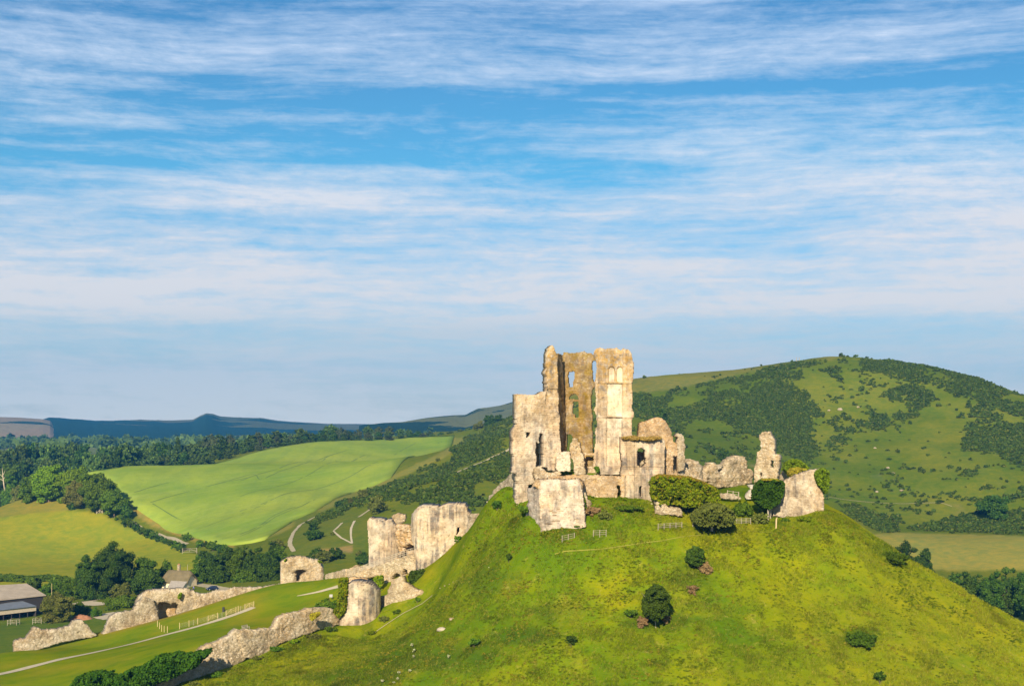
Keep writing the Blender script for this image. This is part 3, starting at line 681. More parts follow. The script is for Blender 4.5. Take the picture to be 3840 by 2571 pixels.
masonry('broken_pier', K2((1200,255),(1215,215),(1238,200),(1236,160),(1262,148),(1300,160),(1305,200),(1335,215),(1330,270),(1350,300),(1348,350),(1385,365),(1380,430),(1400,470),(1392,540),(1412,580),(1404,640),(1262,640),(1250,560),(1256,500),(1240,440),(1210,400),(1200,330)),
        plane(2135, 250.6, 2190, 250.2), 1.8, ST_RUB, kp, jag=1.2, rough=.3, seed=8)
masonry('doorway', [K2((1370,345),(1440,350),(1530,350),(1545,430),(1590,560),(1590,620),(1380,620)), K2((1408,400),(1430,375),(1520,380),(1520,525),(1420,530))],
        plane(2180, 254, 2240, 254), 1.2, ST_OCHRE, kp, jag=1.5, rough=.12, seed=9)
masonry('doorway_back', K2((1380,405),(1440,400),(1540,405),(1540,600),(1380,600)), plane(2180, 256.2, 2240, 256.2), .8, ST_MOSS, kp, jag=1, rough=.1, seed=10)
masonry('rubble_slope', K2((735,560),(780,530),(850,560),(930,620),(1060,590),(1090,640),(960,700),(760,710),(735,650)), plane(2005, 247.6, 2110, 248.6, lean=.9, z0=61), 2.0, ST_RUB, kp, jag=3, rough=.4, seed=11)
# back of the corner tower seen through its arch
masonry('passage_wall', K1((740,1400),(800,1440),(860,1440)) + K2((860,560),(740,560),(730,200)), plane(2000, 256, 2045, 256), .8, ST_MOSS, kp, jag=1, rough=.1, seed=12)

# --- outer front wall of the keep terrace ------------------------------------
masonry('terrace_wall', [K2((735,705),(820,700),(1000,660),(1150,650),(1300,640),(1450,640),(1600,648),(1750,655),(1880,660),(1940,650),(1940,1030),(1500,1010),(1410,870),(1340,860),(700,880)),
         K2((1835,990),(1832,900),(1845,850),(1832,800),(1850,772),(1878,800),(1886,980))],
        plane(2000, 246.2, 2345, 245.6), 2.0, ST_OCHRE, None, jag=2.4, rough=.14, seed=14, round_=.25,
        front=lambda x, y: np.where(inside(K2((1410,700),(1560,700),(1560,1100),(1410,1100)), x, y), .12, 0))
tag(bpy.data.objects['terrace_wall'], 'low ochre stone wall with a small dark doorway between the fallen block and the round-windowed hall', 'stone wall')
masonry('wall_stub', K2((1360,830),(1410,870),(1450,960),(1490,1000),(1498,1060),(1470,1110),(1420,1130),(1415,1050),(1400,960),(1372,890)),
        plane(2178, 242.2, 2225, 243.2), 1.2, ST_RUB, None, jag=2.5, rough=.3, seed=15, round_=.3)
tag(bpy.data.objects['wall_stub'], 'thin broken stump of rubble wall just right of the big fallen block', 'wall fragment')

# --- the fallen block --------------------------------------------------------
fb = empty('fallen_wall_block', P(2100, 1980, 239), 'massive leaning block of fallen masonry with pale dressed lower face, below the keep', 'masonry block')
masonry('front_face', K2((800,820),(790,740),(800,712),(850,708),(1000,700),(1150,712),(1320,700),(1350,780),(1375,950),(1395,1120),(1412,1330),(1350,1345),(1200,1380),(1080,1420),(960,1446),(815,1440),(808,1250),(812,1150),(790,1000)),
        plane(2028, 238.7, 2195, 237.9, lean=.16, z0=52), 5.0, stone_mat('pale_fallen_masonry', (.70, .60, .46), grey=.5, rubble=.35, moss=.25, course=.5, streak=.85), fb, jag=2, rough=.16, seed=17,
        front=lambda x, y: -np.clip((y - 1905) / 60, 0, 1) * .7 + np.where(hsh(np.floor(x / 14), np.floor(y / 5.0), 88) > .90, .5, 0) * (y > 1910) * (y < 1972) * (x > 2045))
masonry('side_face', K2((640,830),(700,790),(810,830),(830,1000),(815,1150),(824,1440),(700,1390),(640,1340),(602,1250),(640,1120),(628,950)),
        plane(1970, 243.2, 2032, 238.5, lean=.10, z0=52), 2.5, stone_mat('grey_shaded_masonry', (.48, .43, .36), grey=.6, rubble=.2, moss=.1, course=.6, streak=1.0), fb, jag=2, rough=.2, seed=18)  # side face greyer than the front, its shading put into the stone colour

masonry('rubble_cap', K2((700,790),(715,720),(740,706),(850,706),(1000,700),(1150,708),(1320,698),(1360,760),(1366,822),(1250,830),(1150,812),(1000,835),(900,815),(800,850),(740,800)), plane(2028, 239.4, 2195, 238.6, lean=.16, z0=52), 4.6, ST_OCHRE, fb, jag=3, rough=.3, seed=117, round_=.2)
# --- curtain wall dropping away left of the keep -----------------------------
masonry('curtain_wall_fragment', K2((490,600),(445,618),(395,628),(360,668),(330,695),(280,735),(230,770),(190,815),(160,845),(135,900),(108,945),(95,985),(50,1075),(10,1150),(0,1165)) + K5((1540,60),(1505,150),(1460,225),(1458,300),(1500,270),(1530,235),(1575,265),(1600,200),(1560,150),(1600,50)) + K2((120,1060),(125,1000),(160,965),(205,900),(330,832),(490,800)),
        plane(1800, 266, 1940, 252), 1.6, ST_RUBG, None, jag=2.6, rough=.3, seed=19, round_=.3)
tag(bpy.data.objects['curtain_wall_fragment'], 'grey curved curtain wall dropping down the bank on the left of the keep', 'curtain wall')

# --- hall with the round window ----------------------------------------------
hl = empty('ruined_hall', P(2400, 1880, 247), 'roofless stone hall with a tall round-headed window and arrow slit, right of the keep', 'castle hall')
hsurf = plane(2325, 246.2, 2490, 247.2)
masonry('front_wall', [K3((262,400),(330,395),(400,385),(450,400),(500,405),(600,395),(700,400),(735,440),(730,560),(728,800),(640,830),(580,900),(600,1100),(560,1130),(270,1110),(275,900),(262,800),(275,700),(262,560)),
         K3(*arch(432,527,520,640)[:-2], (528,690),(490,730),(462,728),(432,700)), K3(*arch(460,488,935,1045))],
        hsurf, 1.6, ST_ASH, hl, jag=1.3, rough=.07, seed=21,
        front=lambda x, y: np.where(np.abs(y - (1500 + 714 / 2.9038)) < 2, -.18, 0) + np.where(np.abs(y - (1500 + 806 / 2.9038)) < 1.6, -.14, 0) + np.where((x > 2240 + 327 / 2.9038) & (x < 2240 + 403 / 2.9038), -.28, 0) + np.where(x > 2240 + 566 / 2.9038, -.25, 0) + np.where(y < 1500 + 445 / 2.9038, .25, 0))
masonry('inner_wall', K3((400,560),(560,560),(560,900),(400,900)), plane(2370, 251.5, 2440, 251.5), .6, ST_RUBG, hl, jag=1, rough=.1, seed=22)
masonry('gable_mass', [K3((455,400),(462,330),(470,262),(500,232),(560,222),(620,195),(680,188),(738,215),(768,262),(792,295),(812,350),(830,400),(838,450),(862,468),(885,462),(890,560),(888,800),(870,830),(640,830),(600,600)),
        K3((678,585),(722,590),(735,640),(738,790),(680,790)), K3((830,600),(885,620),(882,792),(828,792))],
        plane(2400, 249.6, 2560, 250.6), 2.4, ST_OCHRE, hl, jag=2.4, rough=.25, seed=23, round_=.35)
masonry('gable_back', K3((660,560),(900,560),(900,840),(660,840)), plane(2460, 255, 2560, 255), .8, ST_RUB, hl, jag=1, rough=.1, seed=24)
masonry('column', K3((848,392),(858,372),(885,362),(925,370),(945,395),(952,440),(962,520),(955,560),(958,700),(950,760),(885,780),(885,600),(875,450),(882,405)),
        plane(2530, 250, 2575, 250.4), 1.8, ST_RUBG, hl, jag=1.8, rough=.2, seed=25, round_=.2)
masonry('low_wall', K3((880,770),(955,720),(1000,750),(1080,768),(1110,785),(1120,820),(1150,850),(1185,890),(1100,960),(880,900)),
        plane(2540, 251, 2650, 254), 1.6, ST_RUB, hl, jag=2.5, rough=.3, seed=26, round_=.3)
masonry('plinth', K3((90,1100),(200,1100),(400,1108),(600,1118),(600,1150),(400,1150),(90,1125)), plane(2270, 244.6, 2450, 245.4), 2.0, ST_RUB, hl, jag=1.2, rough=.15, seed=27)

# --- ruins along the right of the summit -------------------------------------
def ruin(name, loops, surf, th, mat, label, cat='ruined wall', group=None, **k):
    o = masonry(name, loops, surf, th, mat, None, **k); tag(o, label, cat, group); return o
ruin('rubble_lump', K3((962,720),(965,695),(985,668),(1020,650),(1060,650),(1110,665),(1145,700),(1160,740),(1150,800),(1165,880),(1000,880)), plane(2570, 262, 2645, 264), 3.5, ST_RUBG,
     'rounded grey rubble lump behind the broken column of the hall', 'masonry lump', seed=31, rough=.4, round_=.8)
ruin('broken_wall', K4((135,800),(150,660),(190,612),(215,610),(222,572),(240,558),(275,572),(305,600),(375,600),(380,612),(340,650),(315,665),(320,700),(362,722),(370,660),(405,620),(415,600),(450,535),(500,500),(560,484),(630,495),(665,540),(690,600),(692,645),(740,655),(745,700),(740,820),(650,850),(560,860),(450,870),(300,875),(235,840),(215,800),(190,740),(185,800)),
     plane(2640, 274, 2830, 283), 2.2, ST_RUB, 'long low broken rubble wall with one rounded hump behind the summit lawn', seed=32, rough=.4, round_=.45, jag=4)
ruin('ruined_turret', [K4((735,860),(745,640),(765,590),(775,440),(820,420),(822,320),(798,260),(805,225),(830,200),(870,185),(905,190),(935,180),(942,225),(965,250),(985,305),(985,460),(1040,470),(1052,520),(1042,640),(1025,700),(1022,800),(1000,860)), K4(*rect(945,972,545,632)), K4(*rect(812,830,690,755))],
     plane(2830, 281, 2925, 279), 2.4, ST_RUB, 'tall slender ruined turret with a square window hole, right of the summit lawn', 'ruined turret', seed=33, rough=.35, round_=.3, jag=3.4)
ruin('wall_fragment', K4((1060,800),(1068,720),(1100,690),(1135,640),(1150,650),(1148,760),(1140,800)), plane(2920, 276, 2955, 276), 1.5, ST_RUBG, 'small jagged wall fragment between the turret and the big leaning slab', 'wall fragment', seed=34, rough=.3)
ruin('leaning_wall_slab', K4((960,1120),(1010,1085),(1045,1025),(1080,950),(1095,860),(1100,790),(1200,745),(1330,690),(1420,660),(1560,640),(1480,700),(1490,760),(1530,860),(1570,900),(1592,960),(1600,1060),(1612,1210),(1560,1215),(1440,1215),(1300,1235),(1100,1235),(975,1222)),
     plane(2890, 248.6, 3100, 247.4, lean=.10, z0=55), 2.6, stone_mat('streaked_rubble', (.58, .46, .31), grey=.5, rubble=.55, moss=.4, streak=.9, mosscol=(.42,.27,.09)), 'large leaning slab of curtain wall with one grey streak at the right end of the ruins', 'leaning wall', seed=35, rough=.2, round_=.2, jag=2)
ruin('chalk_footing', K3((640,1120),(655,1100),(680,1125),(740,1125),(760,1160),(900,1170),(920,1200),(925,1262),(850,1250),(740,1240),(690,1250),(640,1230)), plane(2455, 241.4, 2565, 241.8), 3, ST_RUB, 'bright white stone footing showing under the large ivy mass', 'wall footing', seed=36, rough=.3, round_=.1, jag=3)
ruin('stone_steps', K4((650,830),(730,850),(755,875),(720,910),(690,950),(670,1010),(640,1005),(615,975),(650,930),(700,890),(660,860)), plane(2790, 262, 2830, 258, lean=.5, z0=57), .8, ST_WHITE, 'pale stone footings stepping down at the edge of the summit lawn', 'stone footings', seed=37, rough=.2)
ruin('retaining_wall', K4((315,1000),(330,945),(440,945),(520,965),(600,1010),(560,1025),(340,1002)), plane(2690, 256, 2790, 258), 1.2, ST_RUBG, 'low brown retaining wall on the near edge of the summit lawn', 'retaining wall', seed=38, rough=.3, round_=.2)

# --- the twin towered gatehouse ----------------------------------------------
gt = empty('ruined_gatehouse', P(1540, 2120, 290), 'twin drum gatehouse split apart, below the keep beside the bridge', 'gatehouse')
dl = masonry('drum_tower', K5((275,300),(300,288),(340,300),(385,296),(440,312),(452,326),(480,310),(520,305),(530,320),(545,340),(585,372),(592,430),(600,600),(590,760),(560,830),(290,830),(285,600)),
        drum(1432, 302.5, 4.6 * .98, .99), 9, ST_GATE, gt, jag=1.4, rough=.10, seed=41, step=2.6)
masonry('rear_turret', K5((530,265),(550,245),(600,238),(672,252),(675,315),(630,345),(580,375),(535,340)), plane(1465, 303, 1525, 303), 3, ST_RUB, gt, jag=2, rough=.2, seed=42, round_=.3)
masonry('broken_core', [K5((560,345),(640,360),(720,375),(730,480),(745,540),(770,600),(765,700),(740,720),(640,740),(520,760),(540,690),(585,650)),
        K5((545,690),(590,670),(640,640),(650,600),(690,575),(730,545),(765,590),(765,680),(745,690),(750,620),(715,625),(680,630),(660,680),(600,705))],
        plane(1470, 299.5, 1560, 293), 2.5, ST_OCHRE, gt, jag=4, rough=.7, seed=43, round_=.4)
masonry('core_back', K5((540,560),(780,540),(780,760),(540,760)), plane(1470, 305, 1560, 302), 1, ST_RUB, gt, jag=2, rough=.4, seed=44)
masonry('bastion_tower', [K5((722,300),(730,255),(760,215),(800,172),(850,165),(900,162),(960,168),(1000,170),(1015,185),(1060,160),(1100,148),(1200,142),(1290,146),(1315,170),(1325,215),(1345,240),(1360,300),(1330,420),(1290,480),(1260,520),(1215,560),(1160,600),(1110,640),(1060,690),(1010,740),(960,790),(890,840),(780,845),(770,700),(768,600),(735,520),(718,420)),
        K5((1205,468),(1210,400),(1225,378),(1248,378),(1240,410),(1225,450))],
        drum(1660, 302, 20.0, .30), 6, ST_GATE, gt, jag=1.6, rough=.14, seed=45,
        front=lambda x, y: np.where(x < 1572, ((1572 - x) / 34) ** 2 * 2.2, 0))
masonry('hole_back', K5((1170,350),(1270,350),(1270,500),(1170,500)), plane(1698, 288, 1736, 288), .5, flat_mat('hole_shade', (.10, .08, .06)), gt, jag=1, rough=.1, seed=46)  # dark sheet closing the hole, the shade inside put into its colour
masonry('wall_stub', K5((1335,245),(1370,242),(1420,240),(1460,265),(1465,320),(1400,390),(1330,460),(1290,480)), plane(1752, 277, 1805, 271), 1.6, ST_RUB, gt, jag=3, rough=.3, seed=47, round_=.3)

# --- bridge ------------------------------------------------------------------
br = empty('stone_bridge', P(1450, 2160, 287), 'sloping stone bridge with timber railings and two small arches leading to the gatehouse', 'bridge')
bsurf = plane(1340, 292, 1560, 287)
masonry('bridge_deck', [K5((60,890),(200,850),(330,800),(520,735),(640,690),(760,660),(790,700),(780,850),(700,870),(640,900),(640,940),(510,960),(470,1080),(440,1060),(430,900),(330,900),(230,930),(60,960)),
        K5(*arch(522,625,862,935)[:-2], (625,885),(560,945),(525,940)), K5(*arch(640,695,815,880))], bsurf, 3.2, ST_RUB, br, jag=2, rough=.2, seed=48)
masonry('arch_shade', K5((500,830),(720,790),(720,960),(500,1000)), plane(1440, 291.2, 1560, 290.4), .4, ST_RUBG, br, jag=1, rough=.1, seed=49)
def rail(surf, pts, h, n, w=.055, t=-.15, name='railing', parent=None, mat=WOODG, mid=2):
    bm = bmesh.new(); pts = np.array(pts, float)
    L = np.concatenate([[0], np.cumsum(np.hypot(*np.diff(pts, axis=0).T))]); u = np.linspace(0, L[-1], n)
    px = np.interp(u, L, pts[:, 0]); py = np.interp(u, L, pts[:, 1]); W_ = surf(px, py, np.full(n, t)) - (np.array(parent.location) if parent else 0)
    for q in W_: bar(bm, q + [0, 0, -.3], q + [0, 0, h], w * 1.3)
    for a_, b_ in zip(W_[:-1], W_[1:]):
        for k in range(mid + 1): bar(bm, a_ + [0, 0, h * (k + 1) / (mid + 1)], b_ + [0, 0, h * (k + 1) / (mid + 1)], w)
    return mobj(name, bm, mat, parent)
rail(bsurf, K5((60,890),(200,850),(330,800),(520,735),(640,690),(740,665)), 1.15, 18, parent=br, t=.1)
rail(bsurf, K5((60,885),(200,843),(330,792),(520,727),(640,682),(740,657)), 1.15, 18, parent=br, t=3.0)

# --- round tower at the corner of the bailey ---------------------------------
rt = empty('round_wall_tower', P(1345, 2370, 262), 'squat round tower flaring at its foot, ivy down its left side', 'round tower')
def flare(x, y): return -np.clip((y - 2300) / 70, 0, 1) ** 1.5 * .9 - np.clip((y - 2362) * 10, 0, 1) * .25
masonry('drum_wall', K13((1500,600),(1560,585),(1640,575),(1730,600),(1800,590),(1880,600),(1930,625),(1960,660),(1990,690),(2030,690),(2045,720),(2050,900),(2055,1100),(2040,1180),(2010,1260),(1950,1350),(1800,1390),(1600,1415),(1500,1430),(1400,1400),(1320,1380),(1340,1320),(1335,1200),(1380,1160),(1440,1090),(1480,980),(1490,800),(1495,620)),
        drum(1345, 263.5, 4.15, .95), 7, ST_GATE, rt, jag=1.6, rough=.12, seed=51, front=flare)
masonry('rubble_top', K13((1470,520),(1490,485),(1560,478),(1640,490),(1730,488),(1800,505),(1900,560),(1960,640),(1980,720),(1480,720)), plane(1300, 268.5, 1420, 268.0), 1.6, ST_OCHRE, rt, jag=3, rough=.35, seed=50)
masonry('plinth', K13((1320,1370),(1500,1400),(1700,1385),(1900,1365),(1960,1352),(1930,1400),(1700,1425),(1520,1445),(1450,1445),(1380,1420)), drum(1343, 262.4, 4.4, .9), 3, ST_RUB, rt, jag=1.6, rough=.2, seed=52)
ruin('flank_wall', K13((2062,820),(2090,800),(2130,790),(2190,770)) + K5((480,1060),(510,1000),(520,950),(560,920),(610,890),(640,900),(650,960),(700,985),(780,1040),(850,1050),(850,1085),(790,1110),(700,1160),(640,1190),(560,1240),(480,1280),(412,1310),(410,1200),(412,1110),(440,1100)),
     plane(1425, 266, 1590, 262), 1.6, ST_RUB, 'rubble wall stepping up from the round tower to the dark bush by the gatehouse', 'stone wall', seed=53, rough=.2, round_=.25)
ruin('passage_walls', [K13((1085,600),(1095,440),(1150,405),(1210,400),(1215,600),(1225,600),(1222,400),(1270,380),(1350,360),(1400,325),(1460,340),(1462,470),(1340,560),(1330,590)),],
     plane(1215, 318, 1300, 306), 1.4, ST_RUB, 'pair of low rubble walls between the arched ruin and the bridge', 'stone wall', seed=54, rough=.2, round_=.2, jag=2)
ruin('gabled_wall', K13((1478,470),(1480,350),(1540,320),(1620,268),(1690,300),(1715,330),(1760,280),(1850,290),(1880,300),(1880,340),(1920,360),(1700,440),(1600,480)),
     plane(1298, 303, 1390, 298), 1.4, ST_RUB, 'small pointed rubble wall at the foot of the left gatehouse drum', 'stone wall', seed=55, rough=.25, round_=.2, jag=2)

# --- arched ruin and the far wall of the bailey ------------------------------
ar = empty('arched_ruin', P(1130, 2190, 322), 'rounded block of rubble with a dark arched recess, standing in front of trees', 'arched ruin')
masonry('block', [K13((340,240),(380,190),(430,155),(520,130),(640,120),(740,125),(820,155),(900,175),(980,178),(1045,200),(1060,260),(1080,300),(1085,590),(900,620),(620,620),(340,620)),
        K13((515,400),(590,390),(620,350),(700,345),(780,378),(720,420),(680,470),(655,550),(615,550),(612,410))], plane(1055, 323, 1215, 325), 3.4, ST_RUB, ar, jag=2.2, rough=.25, seed=56, round_=.8)
masonry('recess_wall', K13((500,330),(800,330),(800,600),(500,600)), plane(1085, 328.5, 1155, 326.6), .6, ST_OCHRE, ar, jag=1, rough=.1, seed=57)
bw = empty('bailey_wall', P(800, 2290, 318), 'long rubble wall on the far side of the mown bailey, with one large broken arch', 'stone wall')
wallsurf = plane(395, 312, 1130, 327)
masonry('wall', K13((0,655),(150,630),(330,600),(450,560),(600,550),(680,570),(760,600),(770,655),(500,700),(300,740),(0,810)) + K15((2214,830),(1900,900),(1700,960),(1500,1010),(1350,1060),(1240,1080),(1240,1000),(1280,900),(1420,700),(1560,640),(1620,670),(1700,670),(1800,650),(1900,615),(2060,600),(2214,560)),
        wallsurf, 1.9, ST_RUBG, bw, jag=2.6, rough=.28, seed=58, round_=.4)
masonry('arch_block', [K15((490,860),(520,800),(560,730),(640,660),(740,620),(860,605),(950,605),(1100,600),(1200,585),(1400,590),(1500,610),(1580,670),(1680,800),(1700,930),(1500,1020),(1250,1070),(1200,1110),(930,1160),(800,1180),(500,1100)),
        K15((905,1150),(918,1000),(880,900),(900,820),(960,810),(1040,820),(1120,850),(1210,820),(1245,880),(1220,1000),(1240,1100),(1000,1150))], wallsurf, 3.6, ST_RUB, bw, jag=2.8, rough=.28, seed=59, round_=.6)
masonry('arch_recess', K15((860,760),(1300,760),(1300,1110),(860,1180)), plane(585, 320.5, 680, 320.4), .6, ST_OCHRE, bw, jag=1, rough=.2, seed=60)
masonry('sloping_wall', K7((1170,985),(1190,965),(1215,900),(1245,830),(1262,795),(1320,750),(1420,735),(1525,710),(1560,640),(1640,560),(1740,600),(1790,760),(1795,850),(1700,870),(1600,890),(1450,920),(1300,960),(1200,998)),
        plane(385, 308, 600, 315), 2.2, ST_RUBG, bw, jag=3, rough=.2, seed=61, round_=.25)
ruin('detached_wall', K7((160,1180),(162,1090),(190,1055),(250,1035),(295,1040),(330,990),(380,920),(405,905),(440,915),(475,938),(560,938),(650,925),(740,910),(790,895),(830,840),(870,830),(930,830),(960,860),(1000,900),(1050,960),(1100,1000),(1060,1012),(900,1035),(700,1075),(560,1120),(400,1175),(250,1222),(200,1225)),
     plane(55, 298, 365, 306), 2.6, ST_RUBG, 'detached grey rubble wall with two humps at the far left of the bailey', 'stone wall', seed=62, rough=.22, round_=.28, jag=2.5)
# --- near wall of the bailey -------------------------------------------------
nw = empty('near_bailey_wall', P(1000, 2440, 246), 'jagged rubble wall climbing from the bottom edge to the round tower', 'stone wall')
masonry('upper_wall', K6((2120,610),(2080,590),(2050,505),(1960,500),(1800,508),(1700,545),(1600,565),(1530,575),(1440,620),(1400,690),(1350,752),(1250,750),(1160,760),(1120,775),(1060,755),(985,770),(960,820),(950,870),(980,930),(1005,1090),(1150,1100),(1300,1020),(1450,920),(1700,830),(1900,760),(2110,710),(2140,700)),
        plane(900, 243.5, 1270, 260), 1.8, ST_RUB, nw, jag=3, rough=.24, seed=63, round_=.22)
masonry('lower_wall', K6((975,1050),(985,970),(945,880),(980,830),(960,770),(920,755),(880,780),(850,830),(760,870),(690,910),(600,930),(520,975),(470,1015),(560,1050),(560,1100),(450,1160),(350,1220),(240,1290),(120,1340),(0,1400),(-120,1460),(-100,1520),(300,1480),(500,1370),(700,1270),(900,1190),(1020,1110)),
        plane(590, 234.5, 915, 244.5), 1.8, ST_RUB, nw, jag=3, rough=.24, seed=64, round_=.22)
# ---------------------------------------------------------------- foliage
def ico(sub=2):
    bm = bmesh.new(); bmesh.ops.create_icosphere(bm, subdivisions=sub, radius=1)
    v = np.array([q.co[:] for q in bm.verts]); f = np.array([[w.index for w in q.verts] for q in bm.faces]); bm.free(); return v, f
ICV, ICF = ico(2); ICV1, ICF1 = ico(1)
def leafmesh(C, Rr, n, size, seed=0, core=.80, flat=.0, low=True, tone=(0, 1)):
    """C lobe centres, Rr lobe radii (k,3); returns verts, [faces], tones"""
    r = np.random.default_rng(seed); C = np.asarray(C, float); Rr = np.asarray(Rr, float); k = len(C)
    area = (Rr.prod(1)) ** (2 / 3); w = area / area.sum()
    li = r.choice(k, n, p=w)
    d = r.normal(size=(n, 3)); d /= np.linalg.norm(d, axis=1)[:, None]
    if low: d[:, 2] = np.where(d[:, 2] < -.35, -d[:, 2] * .7, d[:, 2])
    bump = 1 + .10 * np.sin(d[:, 0] * 9 + li) * np.sin(d[:, 2] * 8 + li * 2)
    p = C[li] + Rr[li] * d * (r.uniform(.76, 1.12, n) * bump)[:, None]
    nrm = d + r.normal(size=(n, 3)) * .75 + np.array([0, 0, .25]); nrm /= np.linalg.norm(nrm, axis=1)[:, None]
    h = r.normal(size=(n, 3)); t1 = np.cross(nrm, h); t1 /= np.linalg.norm(t1, axis=1)[:, None]; t2 = np.cross(nrm, t1)
    s = size * r.uniform(.6, 1.25, n)[:, None] * .5
    V = np.stack([p - t1 * s - t2 * s * .6, p + t1 * s * .7 - t2 * s, p + t1 * s + t2 * s * .7, p - t1 * s * .6 + t2 * s], 1).reshape(-1, 3)
    Fq = np.arange(n * 4).reshape(-1, 4)
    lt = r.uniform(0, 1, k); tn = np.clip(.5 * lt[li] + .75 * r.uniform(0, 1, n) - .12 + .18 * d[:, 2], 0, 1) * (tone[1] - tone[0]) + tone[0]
    g = r.uniform(0, 1, n)
    col = np.stack([np.repeat(tn, 4), np.repeat(g, 4), np.zeros(n * 4), np.ones(n * 4)], -1)
    if core:
        cv = []; cf = []; off = len(V)
        for i in range(k):
            q = ICV1 * (1 + .18 * r.uniform(-1, 1, (len(ICV1), 1))) * Rr[i] * core + C[i]; cv.append(q); cf.append(ICF1 + off); off += len(q)
        cv = np.concatenate(cv); V = np.concatenate([V, cv]); cc = np.zeros((len(cv), 4)); cc[:, 0] = -.25; cc[:, 3] = 1  # cores take the darkest leaf tone, painting the shade in gaps between leaves
        col = np.concatenate([col, cc]); return V, [Fq, np.concatenate(cf)], col
    return V, [Fq], col
def lobes_ell(c, rx, ry, rz, n, seed, k=.42):
    r = np.random.default_rng(seed); C = []; Q = []
    n = int(n * 1.5)
    for i in range(n):
        d = r.normal(size=3); d /= np.linalg.norm(d); d[2] = abs(d[2]) if r.random() < .35 else d[2]
        f = r.uniform(.48, .72); s = r.uniform(.7, 1.25) * k * .88; rm = (rx * ry * rz) ** (1 / 3)
        C.append(np.array(c) + d * np.array((rx, ry, rz)) * f * (1.02 if s < .36 else .9))
        Q.append((np.array((rx, ry, rz)) * .6 + rm * .4) * s)
    for i in range(n // 2):
        d = r.normal(size=3); d /= np.linalg.norm(d); d[2] = abs(d[2]) if r.random() < .6 else d[2]
        s = r.uniform(.13, .24); rm = (rx * ry * rz) ** (1 / 3)
        C.append(np.array(c) + d * np.array((rx, ry, rz)) * r.uniform(.86, 1.02)); Q.append(np.array((rm, rm, rm)) * s * r.uniform(.7, 1.3, 3))
    C.append(np.array(c)); Q.append(np.array((rx, ry, rz)) * .62)
    return np.array(C), np.array(Q)
def lobes_poly(loop, d, rmax, depth, seed, maxn=260, rmin=.15):
    """round lobes filling an outline seen at distance d (metres)"""
    r = np.random.default_rng(seed); L = np.array(loop, float); mn = L.min(0); mx = L.max(0); m = d / F
    X = r.uniform(mn[0], mx[0], 3000); Y = r.uniform(mn[1], mx[1], 3000); ins = inside(L, X, Y); X = X[ins]; Y = Y[ins]
    e = seg_dist(L, X, Y) * m; o = np.argsort(-e); C = []; Q = []; pts = []
    o = np.concatenate([o[:len(o) // 3], r.permutation(o)])
    for i in o:
        rr = min(e[i] * 1.02, rmax)
        if rr < rmin: continue
        if pts:
            pp = np.array(pts); dd = np.hypot(pp[:, 0] - X[i], pp[:, 1] - Y[i]) * m
            if (dd < .50 * np.maximum(rr, pp[:, 2]) * (1.0)).any(): continue
        pts.append((X[i], Y[i], rr)); C.append(P(X[i], Y[i], d) + np.array((0, r.uniform(-.5, .5) * depth + 0, 0))); Q.append((rr, max(rr, depth * .5), rr))
        if len(C) >= maxn: break
    return np.array(C), np.array(Q)
def trunk_bm(h, r, seed, limbs=4, spread=.5, lean=.05):
    rr = random.Random(seed); bm = bmesh.new()
    a = Vector((0, 0, -.6)); top = Vector((rr.uniform(-1, 1) * lean * h, rr.uniform(-1, 1) * lean * h, h))
    mid = (a + top) / 2 + Vector((rr.uniform(-1, 1), rr.uniform(-1, 1), 0)) * lean * h
    cyl(bm, a, mid, r, r * .75, 7); cyl(bm, mid, top, r * .75, r * .4, 7)
    for k in range(limbs):
        t = rr.uniform(.45, .95); s = a.lerp(top, t); an = rr.uniform(0, 6.28)
        e = s + Vector((math.cos(an) * spread * h, math.sin(an) * spread * h, rr.uniform(.25, .6) * h))
        cyl(bm, s, e, r * .42, r * .12, 5)
    return bm
def tree(name, label, cat, base, h, w, mat, leaf, seed, trunk=.18, nl=10, group=None, bark=None, dens=2.0, wy=None, tr=None, low=.25, poly=None, tone=(0, 1)):
    base = np.array(base, float); base[2] = base[2] - .15
    t = empty(name, base, label, cat, group)
    if poly is not None: C, Q = poly
    else:
        tb = trunk if trunk > .12 else -.18
        C, Q = lobes_ell(base + np.array((0, 0, h * (1 + tb) / 2)), w / 2, (wy or w) / 2, h * (1 - tb) / 2, int(nl * 1.3), seed, k=.36)
    A = (4 * math.pi * (Q.prod(1)) ** (2 / 3)).sum() * .55
    n = int(min(26000, max(60, A / (leaf * leaf * .55) * dens * .60)))
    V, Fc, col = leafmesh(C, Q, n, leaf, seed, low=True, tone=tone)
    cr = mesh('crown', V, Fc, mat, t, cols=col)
    th = max(h * (trunk + .35), .4)
    mobj('trunk', trunk_bm(th, tr or max(.04, w * .035), seed), bark or BARK, t)
    return t
def bush_px(name, label, x0, x1, y0, y1, mat, leaf, seed, d=None, cat=None, sink=.06, outline=None, **k):
    """shrub or tree seen between columns x0..x1 and rows y0..y1, standing on the ground there"""
    cx = (x0 + x1) / 2
    if d is None:
        hh = hit(cx, y1); d = hh[1]
    X = (cx - 1920) / F * d; zg_ = gz(X, d); top = CZ - (y0 - HY) / F * d
    zb = min(zg_, CZ - (y1 - HY) / F * d + .3)
    h = max(top - zb, .5); w = (x1 - x0) / F * d
    if outline is not None: k['poly'] = lobes_poly(outline, d, w * .20, w * .8, seed, 140)
    return tree(name, label, cat or 'shrub', (X, d, zb), h, w, mat, leaf, seed, **k)
